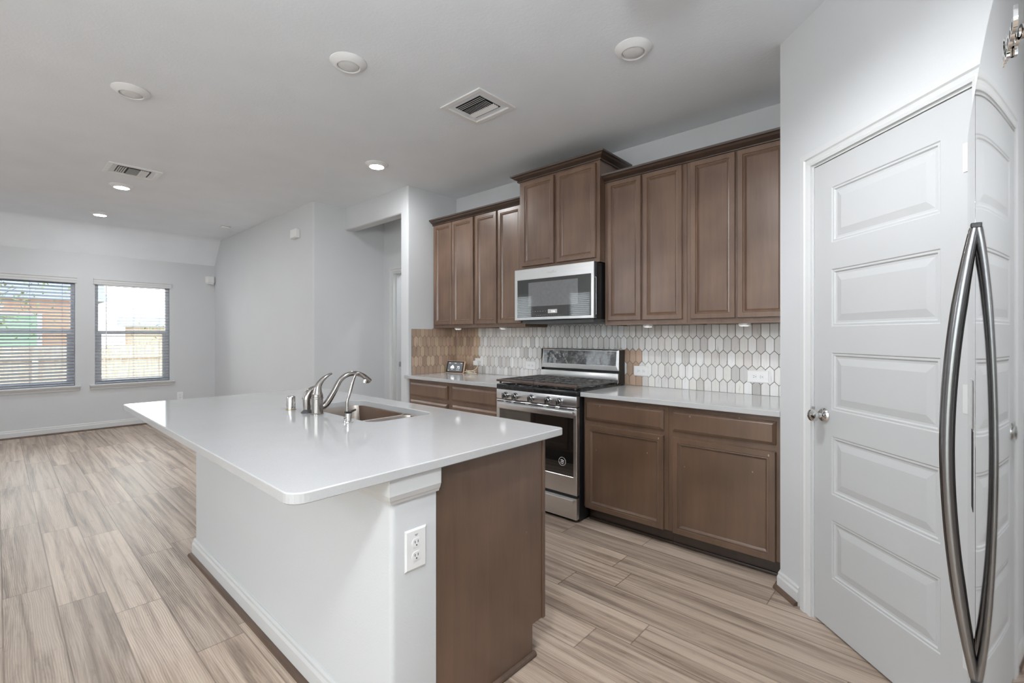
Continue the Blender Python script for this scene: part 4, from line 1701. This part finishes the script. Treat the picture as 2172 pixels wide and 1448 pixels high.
sx, sy = -2.319, 1.040
t = thing('side_sprayer', 'brushed nickel side sprayer with dark base left of the faucet', 'sprayer', (sx, sy, CT))
bm = bmesh.new()
lathe(bm, [(0, 0.0003), (0.028, 0.0003), (0.026, 0.006), (0.018, 0.014), (0.016, 0.018), (0, 0.018)], (sx, sy, CT))
obj('sprayer_base', bm, M['greyplastic'], t, smooth=True, label='dark flared base')
bm = bmesh.new()
pts = spline([(sx, sy, z + 0.016), (sx, sy - 0.001, z + 0.045), (sx, sy + 0.001, z + 0.078), (sx, sy + 0.018, z + 0.104), (sx, sy + 0.045, z + 0.114), (sx + 0.002, sy + 0.066, z + 0.108)], 5)
n = len(pts)
tube(bm, pts, [0.0165 + 0.003 * math.sin(i / n * PI) for i in range(n)], 14)
obj('sprayer_head', bm, M['nickel'], t, smooth=True)
bm = bmesh.new()
tube(bm, [(sx, sy - 0.020, z + 0.070), (sx, sy - 0.018, z + 0.084), (sx, sy - 0.006, z + 0.104)], [0.006, 0.007, 0.006], 8)
obj('trigger', bm, M['nickel'], t, smooth=True)

t = thing('air_gap_cap', 'polished chrome dishwasher air gap cap on a brass ring', 'air gap', (-2.483, 1.030, CT))
bm = bmesh.new()
lathe(bm, [(0, 0.003), (0.0225, 0.003), (0.0225, 0.062), (0.019, 0.069), (0.012, 0.0715), (0, 0.072)], (-2.483, 1.030, CT))
obj('cap', bm, M['chrome'], t, smooth=True)
bm = bmesh.new()
lathe(bm, [(0, 0.0002), (0.025, 0.0002), (0.025, 0.003), (0, 0.003)], (-2.483, 1.030, CT))
obj('ring', bm, M['brass'], t, smooth=True, label='brass ring')

tx, ty = -1.929, 1.050
t = thing('drinking_water_tap', 'slim chrome drinking water tap with a black lever near the sink corner', 'faucet', (tx, ty, CT))
bm = bmesh.new()
lathe(bm, [(0, 0.0003), (0.022, 0.0003), (0.021, 0.004), (0.0125, 0.007), (0.0125, 0.040), (0, 0.044)], (tx, ty, CT))
cyl(bm, (tx, ty - 0.022, z + 0.012), (tx, ty - 0.002, z + 0.016), 0.0085, 0.0085, 12)
cyl(bm, (tx, ty - 0.015, z + 0.0005), (tx, ty - 0.015, z + 0.016), 0.0085, 0.0085, 12)
obj('tap_body', bm, M['chrome'], t, smooth=True)
bm = bmesh.new()
pts = spline([(tx, ty - 0.006, z + 0.036), (tx, ty - 0.006, z + 0.075), (tx, ty - 0.004, z + 0.098), (tx, ty + 0.006, z + 0.125), (tx, ty + 0.027, z + 0.195), (tx, ty + 0.044, z + 0.216), (tx, ty + 0.064, z + 0.210), (tx, ty + 0.083, z + 0.193)], 6)
tube(bm, pts, 0.0062, 12)
obj('tap_spout', bm, M['nickel'], t, smooth=True)
bm = bmesh.new()
box(bm, tx - 0.010, tx + 0.010, ty - 0.016, ty + 0.014, z + 0.041, z + 0.049, 0.002)
tube(bm, [(tx, ty + 0.010, z + 0.045), (tx, ty + 0.036, z + 0.052)], [0.006, 0.004], 8)
obj('tap_lever', bm, M['blackplastic'], t, smooth=True, label='black lever')


# ------------------------------------------------------------------ refrigerator
def make_fridge():
    ys, y0, y1 = 1.222, 0.66, 1.60
    ztop, zbot = 1.735, 0.06
    xf = 0.0595
    t = thing('refrigerator', 'tall stainless side by side refrigerator at the right edge', 'refrigerator', (0.45, 1.15, 0))
    bm = bmesh.new()
    box(bm, 0.135, 0.86, y0 + 0.004, y1 - 0.004, 0.02, ztop - 0.012, 0.006)
    for x in (0.2, 0.8):
        for y in (y0 + 0.06, y1 - 0.06):
            cyl(bm, (x, y, 0), (x, y, 0.022), 0.02, seg=10)
    obj('fridge_body', bm, M['greybody'], t)
    bm = bmesh.new()
    box(bm, 0.11, 0.135, y0 + 0.01, y1 - 0.01, 0.02, zbot - 0.006)
    obj('kick_grille', bm, M['blackplastic'], t)

    def xface(y):
        return xf + 0.25 * (y - ys) ** 4

    def door_poly(a, b, outer_lo):
        pts = []
        N = 26
        r = 0.03
        ya, yb = (a + r, b - 0.004) if outer_lo else (a + 0.004, b - r)
        front_ = []
        for k in range(N + 1):
            y = ya + (yb - ya) * k / N
            front_.append((xface(y), y))
        if outer_lo:
            xe = xface(ya)
            arc = [(xe + r - r * math.cos(p), ya - r * math.sin(p)) for p in [i / 8 * PI / 2 for i in range(8, 0, -1)]]
            front_ = arc + front_ + [(xface(b) + 0.004, b)]
        else:
            xe = xface(yb)
            arc = [(xe + r - r * math.cos(p), yb + r * math.sin(p)) for p in [i / 8 * PI / 2 for i in range(1, 9)]]
            front_ = [(xface(a) + 0.004, a)] + front_ + arc
        return [(0.132, front_[0][1])] + front_ + [(0.132, front_[-1][1])]

    doors = []
    for nm, a, b, lo_ in (('fridge_door', y0, ys - 0.0018, True), ('freezer_door', ys + 0.0018, y1, False)):
        bm = bmesh.new()
        poly = door_poly(a, b, lo_)
        prism(bm, poly[::-1], zbot, ztop)
        doors.append(obj(nm, bm, M['steelv'], t, smooth=True, angle=25))
    bm = bmesh.new()
    box(bm, 0.075, 0.13, ys - 0.0016, ys + 0.0016, zbot + 0.01, ztop - 0.004)
    obj('gasket', bm, M['dark'], t)
    # long bowed handles either side of the gap, their ends standing on the doors
    for d, yh in ((doors[0], ys - 0.032), (doors[1], ys + 0.034)):
        z0h, z1h = 0.655, 1.472
        bm = bmesh.new()
        pts, N = [], 36
        for k in range(N + 1):
            s = k / N
            zz = z0h + (z1h - z0h) * s
            bow = 1 - abs(2 * s - 1) ** 1.85
            pts.append((xf - 0.002 - 0.037 * bow, yh, zz))
        tube(bm, pts, [0.0075 + 0.0035 * min(1, 6 * min(k, N - k) / N) for k in range(N + 1)], 14, flat=1.0)
        h = obj('door_handle', bm, M['handle'], d, smooth=True)
        for zz in (z0h - 0.004, z1h + 0.004):
            bm = bmesh.new()
            box(bm, xf - 0.008, xf + 0.004, yh - 0.008, yh + 0.008, zz - 0.005, zz + 0.005, 0.002)
            obj('handle_end', bm, M['blackplastic'], h)
    # dispenser surround on the freezer door
    bm = bmesh.new()
    ya, yb = 1.28, 1.36
    box(bm, xf - 0.0012, xf + 0.02, ya, yb, 1.09, 1.19, 0.003)
    dp = obj('dispenser_panel', bm, M['steel'], doors[1])
    bm = bmesh.new()
    box(bm, xf - 0.0006, xf + 0.012, ya + 0.005, 1.33, 0.93, 1.088, 0.0005)
    obj('dispenser_recess', bm, M['dark'], doors[1])
    # badge
    yb_ = 0.80
    bm = text_bm('Whirlpool', 0.034, 0.0018, face_xneg(xface(yb_) - 0.001, yb_, 1.618))
    b2 = bmesh.new()
    lathe(b2, [(0.012, 0), (0.0155, 0), (0.0155, 0.003), (0.012, 0.003), (0.012, 0)], (0, 0, 0), (-1, 0, 0), 24)
    merge(bm, b2, Matrix.Translation((xface(yb_) - 0.0005, yb_ + 0.004, 1.618)) @ Matrix.Rotation(0.75, 4, 'X') @ Matrix.Diagonal((1, 1.7, 0.55, 1)))
    obj('logo', bm, M['chrome'], doors[0])


make_fridge()


# ------------------------------------------------------------------ small fittings
def outlet(label, loc, rotz, vertical=True, w=0.0, h=0.0, mark=False):
    """duplex outlet; local x across, local y out of the wall towards the viewer is -y"""
    w, h = (0.076, 0.122) if not w else (w, h)
    t = thing('wall_outlet', label, 'outlet', loc, rotz, 'white duplex outlets')
    bm = bmesh.new()
    rect_loops(bm, -w / 2, w / 2, -h / 2, h / 2, [(0, 0), (0, 0.002), (0.005, 0.0055)], lambda u, v, d: (u, -d, v))
    bm.faces.new([bm.verts.new(p) for p in ((-w / 2, 0, -h / 2), (-w / 2, 0, h / 2), (w / 2, 0, h / 2), (w / 2, 0, -h / 2))])
    pl = obj('cover_plate', bm, M['plastic'], t, local=True)
    for s in (-1, 1):
        c = (0, s * 0.020) if vertical else (s * 0.020, 0)
        bm = bmesh.new()
        pts = []
        for k in range(24):
            a = 2 * PI * k / 24
            x, y = 0.0165 * math.cos(a), 0.0165 * math.sin(a)
            if vertical:
                y = max(-0.0135, min(0.0135, y))
            else:
                x = max(-0.0135, min(0.0135, x))
            pts.append((x + c[0], y + c[1]))
        lo_ = [bm.verts.new((x, -0.005, y)) for x, y in pts]
        hi_ = [bm.verts.new((x, -0.0072, y)) for x, y in pts]
        bm.faces.new(hi_)
        for i in range(24):
            j = (i + 1) % 24
            bm.faces.new((lo_[i], lo_[j], hi_[j], hi_[i]))
        sk = obj('socket', bm, M['plastic'], t, local=True)
        bm = bmesh.new()
        for p in (-0.0055, 0.0055):
            a, b = (c[0] + p, c[1] + 0.003) if vertical else (c[0] - 0.003, c[1] + p)
            dx, dz = (0.001, 0.004) if vertical else (0.004, 0.001)
            box(bm, a - dx, a + dx, -0.0076, -0.0071, b - dz, b + dz)
        a, b = (c[0], c[1] - 0.0075) if vertical else (c[0] + 0.0075, c[1])
        lathe(bm, [(0.0023, 0.0071), (0.0023, 0.0076), (0, 0.0076)], (a, 0, b), (0, -1, 0), 10)
        obj('slots', bm, M['dark'], sk, local=True)
    if mark:
        bm = bmesh.new()
        bm.faces.new([bm.verts.new(p) for p in ((-0.007, -0.0058, 0.046), (0.007, -0.0058, 0.046), (0.003, -0.0058, 0.040), (-0.003, -0.0058, 0.040))])
        obj('mark', bm, M['greyprint'], t, local=True)
    return t


yo = YK - 0.0088
outlet('white outlet on the tiles just left of the range', (-2.753, yo, 1.002), 0, False, 0.122, 0.076)
outlet('white outlet on the tiles just right of the range', (-1.653, yo, 1.006), 0, False, 0.122, 0.076)
outlet('larger white outlet plate on the tiles by the pantry', (-0.838, yo, 1.011), 0, False, 0.130, 0.080)
outlet('white outlet plate behind the plugged in charger', (-3.436, yo, 1.008), 0, False, 0.118, 0.076)
outlet('white upright outlet on the island end wall', (IX1 + 0.0005, 0.8585, 0.627), PI / 2, True, 0.078, 0.124, True)
outlet('white upright outlet low on the far window wall', (XF + 0.0005, 1.858, 0.365), PI / 2, True)

# charger, cable and small screen on the left counter
t = thing('power_adapter', 'white plug-in charger in the left tile outlet', 'charger', (-3.445, 3.28, 0.995))
bm = bmesh.new()
box(bm, -3.475, -3.415, YK - 0.060, YK - 0.0155, 0.975, 1.022, 0.004)
obj('charger_body', bm, M['plastic'], t)
bm = bmesh.new()
rnd = random.Random(4)
pts = [(-3.528, 3.235, CT + 0.010), (-3.51, 3.21, CT + 0.006), (-3.49, 3.18, CT + 0.005)]
for k in range(40):
    a = k * 0.62
    r = 0.055 + 0.012 * math.sin(k * 1.7)
    pts.append((-3.425 + math.cos(a) * r * 1.15, 3.175 + math.sin(a) * r * 0.55, CT + 0.006 + 0.0008 * k + 0.004 * math.sin(k * 0.9)))
pts += [(-3.39, 3.22, CT + 0.055), (-3.402, 3.262, CT + 0.10), (-3.412, 3.27, 0.998)]
tube(bm, spline(pts, 4), 0.0028, 7)
o = obj('charging_cable', bm, M['cable'], None, smooth=True)
tag(o, 'cream charging cable coiled on the counter beside the screen', 'cable')

t = thing('smart_display', 'small tilted touch screen in a tan frame showing 75 on the left counter', 'screen', (-3.655, 3.16, CT), 0.12)
tl = math.radians(-14)
T = Matrix.Translation((0, 0, 0.001)) @ Matrix.Rotation(tl, 4, 'X')
bm = bmesh.new()
b2 = bmesh.new()
W2, H2 = 0.121, 0.128
box(b2, -W2, W2, 0.0, 0.022, 0.0, H2, 0.008, 3)
merge(bm, b2, T)
obj('case', bm, M['tan'], t, local=True, smooth=True)
bm = bmesh.new()
b2 = bmesh.new()
box(b2, -W2 + 0.006, W2 - 0.006, -0.0015, 0.0, 0.006, H2 - 0.006, 0.0006, 1)
merge(bm, b2, T)
obj('bezel', bm, M['blackplastic'], t, local=True)
bm = bmesh.new()
b2 = bmesh.new()
box(b2, -W2 + 0.02, W2 - 0.02, -0.0022, -0.0014, 0.016, H2 - 0.016)
merge(bm, b2, T)
sc = obj('screen', bm, M['screen'], t, local=True)
bm = text_bm('75', 0.042, 0.0002, T @ face_y(0.045, -0.0026, 0.056))
for x, zz, r in ((-0.048, 0.058, 0.012), (-0.035, 0.066, 0.014), (-0.022, 0.058, 0.011)):
    b2 = bmesh.new()
    lathe(b2, [(r, 0), (r, 0.0004), (0, 0.0004)], (x, -0.0022, zz), (0, -1, 0), 18)
    merge(bm, b2, T)
b2 = bmesh.new()
box(b2, -0.060, -0.011, -0.0026, -0.0022, 0.047, 0.056)
box(b2, -0.047, -0.025, -0.0026, -0.0022, 0.034, 0.037)
box(b2, -0.088, -0.066, -0.0026, -0.0022, 0.100, 0.104)
box(b2, -0.014, 0.014, -0.0026, -0.0022, 0.100, 0.103)
box(b2, 0.070, 0.088, -0.0026, -0.0022, 0.100, 0.104)
box(b2, 0.02, 0.065, -0.0026, -0.0022, 0.030, 0.032)
box(b2, -0.09, -0.083, -0.0026, -0.0022, 0.022, 0.028)
merge(bm, b2, T)
obj('readout', bm, M['whitetext'], sc, local=True)
bm = bmesh.new()
prism(bm, [(-0.05, 0.018), (0.05, 0.018), (0.05, 0.075), (-0.05, 0.075)], 0.0005, 0.006)
b2 = bmesh.new()
box(b2, -0.05, 0.05, 0.0, 0.006, 0.0, 0.085)
merge(bm, b2, Matrix.Translation((0, 0.07, 0.003)) @ Matrix.Rotation(math.radians(24), 4, 'X'))
obj('stand', bm, M['tan'], t, local=True)


# ------------------------------------------------------------------ ceiling fittings
def ceiling_light(label, x, y, lit):
    t = thing('ceiling_light', label, 'ceiling light', (x, y, ZC), 0, 'recessed ceiling lights')
    bm = bmesh.new()
    lathe(bm, [(0.0945, 0.0003), (0.0945, 0.004), (0.088, 0.010), (0.064, 0.026), (0.060, 0.027), (0.057, 0.025), (0.056, 0.012), (0, 0.012)], (0, 0, 0), (0, 0, -1), 40)
    obj('trim_ring', bm, M['plastic'], t, local=True, smooth=True)
    bm = bmesh.new()
    lathe(bm, [(0.053, 0.0125), (0.053, 0.020), (0.045, 0.025), (0.025, 0.0285), (0, 0.0295)], (0, 0, 0), (0, 0, -1), 36)
    obj('lamp_lens', bm, M['lit'] if lit else M['lens'], t, local=True, smooth=True, label='glowing lens' if lit else None)


ceiling_light('unlit round ceiling light at the left of the kitchen ceiling', -3.559, 0.540, False)
ceiling_light('unlit round ceiling light above the island, middle of the three unlit', -2.325, 1.266, False)
ceiling_light('unlit round ceiling light nearest the pantry wall', -1.134, 2.181, False)
ceiling_light('lit round ceiling light in front of the hall opening', -3.527, 2.180, True)
ceiling_light('lit round ceiling light close to the long air vent', -5.874, 0.820, True)
ceiling_light('lit round ceiling light nearest the window wall', -7.402, 0.832, True)

ceiling_light('added unseen round ceiling light in the small room behind the hall doorway', -4.45, 3.95, True)  # unseen lamp added to brighten the space behind the doorway


def air_vent(label, x0, x1, y0, y1, bands, ax):
    cx, cy = (x0 + x1) / 2, (y0 + y1) / 2
    t = thing('air_vent', label, 'vent', (cx, cy, ZC), 0, 'white ceiling air vents')
    w, h = (x1 - x0) / 2, (y1 - y0) / 2
    fw = 0.035
    bm = bmesh.new()
    sweep(bm, [(-w, -h), (w, -h), (w, h), (-w, h)][::-1], [(0, -0.0005), (0, -0.005), (-0.006, -0.009), (-fw, -0.009), (-fw, -0.0005)], closed=True)
    obj('frame', bm, M['plastic'], t, local=True)
    bm = bmesh.new()
    box(bm, -w + fw - 0.002, w - fw + 0.002, -h + fw - 0.002, h - fw + 0.002, -0.0012, -0.0004)
    obj('duct', bm, M['dark'], t, local=True)
    bm = bmesh.new()
    iw, ih = w - fw, h - fw

    def blade(p, q, axis, lo_, hi_, tilt):
        b2 = bmesh.new()
        if axis == 'x':
            box(b2, lo_, hi_, -0.0075, 0.0075, -0.0006, 0.0006)
            merge(bm, b2, Matrix.Translation((0, p, -0.006)) @ Matrix.Rotation(tilt, 4, 'X'))
        else:
            box(b2, -0.0075, 0.0075, lo_, hi_, -0.0006, 0.0006)
            merge(bm, b2, Matrix.Translation((p, 0, -0.006)) @ Matrix.Rotation(tilt, 4, 'Y'))
    for axis, a, b, lo_, hi_, tilt in bands(iw, ih):
        p = a
        while p <= b + 1e-6:
            blade(p, 0, axis, lo_, hi_, tilt)
            p += 0.0155
    obj('louvres', bm, M['plastic'], t, local=True)


def vent_a(iw, ih):
    yield ('x', ih * 0.42, ih - 0.008, -iw, iw, -0.5)
    yield ('y', -iw + 0.008, iw - 0.004, -ih * 0.36, ih * 0.36, 0.5)
    yield ('x', -ih + 0.008, -ih * 0.42, -iw, iw, 0.5)


def vent_b(iw, ih):
    yield ('x', ih * 0.42, ih - 0.008, -iw, iw, -0.5)
    yield ('y', -iw + 0.008, iw - 0.004, -ih * 0.36, ih * 0.36, 0.5)
    yield ('x', -ih + 0.008, -ih * 0.42, -iw, iw, 0.5)


air_vent('square white air vent on the ceiling above the range area', -2.310, -2.018, 1.945, 2.196, vent_a, 0)
air_vent('white air vent on the ceiling over the living room', -5.440, -5.165, 0.668, 0.968, vent_b, 0)

t = thing('smoke_detector', 'round white smoke detector on the ceiling by the living room wall', 'smoke detector', (-7.016, 2.052, ZC))
bm = bmesh.new()
lathe(bm, [(0.072, 0.0003), (0.072, 0.008), (0.066, 0.012), (0.060, 0.0125), (0.058, 0.030), (0.046, 0.037), (0, 0.038)], (0, 0, 0), (0, 0, -1), 32)
obj('detector_body', bm, M['plastic'], t, local=True, smooth=True)
bm = bmesh.new()
lathe(bm, [(0.0615, 0.013), (0.0615, 0.017), (0.058, 0.017)], (0, 0, 0), (0, 0, -1), 32)
obj('vent_band', bm, M['greyprint'], t, local=True)

t = thing('door_chime', 'small white door chime box high on the living room wall', 'chime', (-5.42, YL, 2.446))
bm = bmesh.new()
box(bm, -5.50, -5.345, YL - 0.048, YL - 0.0005, 2.392, 2.492, 0.006)
obj('chime_cover', bm, M['plastic'], t)
bm = bmesh.new()
box(bm, -5.493, -5.352, YL - 0.0495, YL - 0.047, 2.394, 2.402, 0.0008)
obj('chime_lip', bm, M['trim'], t)

t = thing('motion_sensor', 'small white motion sensor in the corner beside the right window', 'sensor', (XF, 2.26, 2.14))
bm = bmesh.new()
prism(bm, [(XF + 0.0005, 2.190), (XF + 0.055, 2.215), (XF + 0.055, 2.290), (XF + 0.02, 2.317), (XF + 0.0005, 2.317)], 2.105, 2.200)
obj('sensor_body', bm, M['plastic'], t)
bm = bmesh.new()
prism(bm, [(XF + 0.004, 2.205), (XF + 0.048, 2.222), (XF + 0.048, 2.286), (XF + 0.015, 2.310), (XF + 0.004, 2.310)], 2.078, 2.1049)
obj('sensor_window', bm, M['lens'], t)

for lab, x in (('white under-cabinet puck light in the corner by the stub wall', -3.48), ('white under-cabinet puck light left of the microwave', -2.87),
               ('white under-cabinet puck light right of the microwave', -1.48), ('white under-cabinet puck light nearest the pantry', -0.85)):
    pk = thing('puck_light', lab, 'puck light', (x, 3.06, 1.353 + 0.0058), 0, 'puck lights under the wall cabinets')
    bm = bmesh.new()
    lathe(bm, [(0, 0), (0.034, 0), (0.034, 0.016), (0.031, 0.021), (0.026, 0.022), (0.025, 0.006), (0, 0.006)], (0, 0, 0), (0, 0, -1), 24)
    obj('housing', bm, M['plastic'], pk, local=True, smooth=True)
    bm = bmesh.new()
    lathe(bm, [(0.0245, 0.0065), (0, 0.0075)], (0, 0, 0), (0, 0, -1), 24)
    obj('lamp_lens', bm, M['puck'], pk, local=True, smooth=True)


# ------------------------------------------------------------------ unseen hanging lamps added to brighten the room
def fill_chandelier(label, x, y, z):  # fill lamp added behind the camera to brighten ceiling and walls
    t = thing('fill_chandelier', label, 'lamp', (x, y, ZC), 0, 'added globe lamps')
    bm = bmesh.new()
    lathe(bm, [(0, 0.0003), (0.06, 0.0003), (0.055, 0.02), (0.01, 0.03)], (x, y, ZC), (0, 0, -1))
    cyl(bm, (x, y, ZC - 0.02), (x, y, z - 0.08), 0.008)
    lathe(bm, [(0, 0.0), (0.03, 0.02), (0.03, 0.06), (0, 0.08)], (x, y, z - 0.12))
    obj('stem', bm, M['nickel'], t, smooth=True)
    for k in range(5):
        a = 2 * PI * k / 5
        c, s_ = math.cos(a), math.sin(a)
        bm = bmesh.new()
        tube(bm, spline([(x + c * 0.02, y + s_ * 0.02, z - 0.08), (x + c * 0.15, y + s_ * 0.15, z - 0.11), (x + c * 0.28, y + s_ * 0.28, z - 0.05)], 4), 0.007, 8)
        arm = obj('arm', bm, M['nickel'], t, smooth=True)
        bm = bmesh.new()
        bmesh.ops.create_uvsphere(bm, u_segments=16, v_segments=10, radius=0.06)
        bmesh.ops.translate(bm, verts=bm.verts, vec=(x + c * 0.28, y + s_ * 0.28, z))
        obj('globe', bm, M['globe'], arm, smooth=True)


fill_chandelier('added globe lamp, unseen behind the camera near the added patio door', 0.1, -2.2, 2.2)
fill_chandelier('added globe lamp, unseen behind the camera in the living area', -4.1, -2.0, 2.1)


def fill_pendant(label, x, y, z):  # globe added out of view to light what the camera faces
    t = thing('fill_pendant', label, 'lamp', (x, y, ZC), 0, 'added globe pendants')
    bm = bmesh.new()
    lathe(bm, [(0, 0.0003), (0.06, 0.0003), (0.055, 0.02), (0.01, 0.03)], (x, y, ZC), (0, 0, -1), 24)
    cyl(bm, (x, y, ZC - 0.02), (x, y, z + 0.10), 0.005, seg=8)
    lathe(bm, [(0, 0), (0.035, 0), (0.035, 0.05), (0, 0.06)], (x, y, z + 0.095))
    obj('stem', bm, M['nickel'], t, smooth=True)
    bm = bmesh.new()
    bmesh.ops.create_uvsphere(bm, u_segments=24, v_segments=14, radius=0.11)
    bmesh.ops.translate(bm, verts=bm.verts, vec=(x, y, z))
    obj('lamp_shade', bm, M['dome'], t, smooth=True, label='glowing white globe')


fill_pendant('added white globe pendant, unseen just above the camera', -0.36, 0.0, 1.98)


def fill_cone_pendant(label, x, y, z):  # downward lamp added out of view to light the kitchen aisle
    """metal cone shade with a bulb inside; z is the rim"""
    t = thing('fill_cone_pendant', label, 'lamp', (x, y, ZC))
    bm = bmesh.new()
    lathe(bm, [(0, 0.0003), (0.06, 0.0003), (0.055, 0.02), (0.01, 0.03)], (x, y, ZC), (0, 0, -1), 24)
    cyl(bm, (x, y, ZC - 0.02), (x, y, z + 0.15), 0.006, seg=8)
    obj('stem', bm, M['nickel'], t, smooth=True)
    bm = bmesh.new()
    lathe(bm, [(0, 0.165), (0.03, 0.165), (0.04, 0.14), (0.13, 0.0), (0.126, 0.0), (0.038, 0.136), (0, 0.15)], (x, y, z))
    obj('lamp_shade', bm, M['plastic'], t, smooth=True)
    bm = bmesh.new()
    bmesh.ops.create_uvsphere(bm, u_segments=20, v_segments=12, radius=0.045)
    bmesh.ops.translate(bm, verts=bm.verts, vec=(x, y, z + 0.062))
    obj('bulb', bm, M['bulb'], t, smooth=True, label='glowing fill bulb')


fill_cone_pendant('added white cone pendant, unseen over the near end of the aisle', -0.72, 1.42, 2.53)
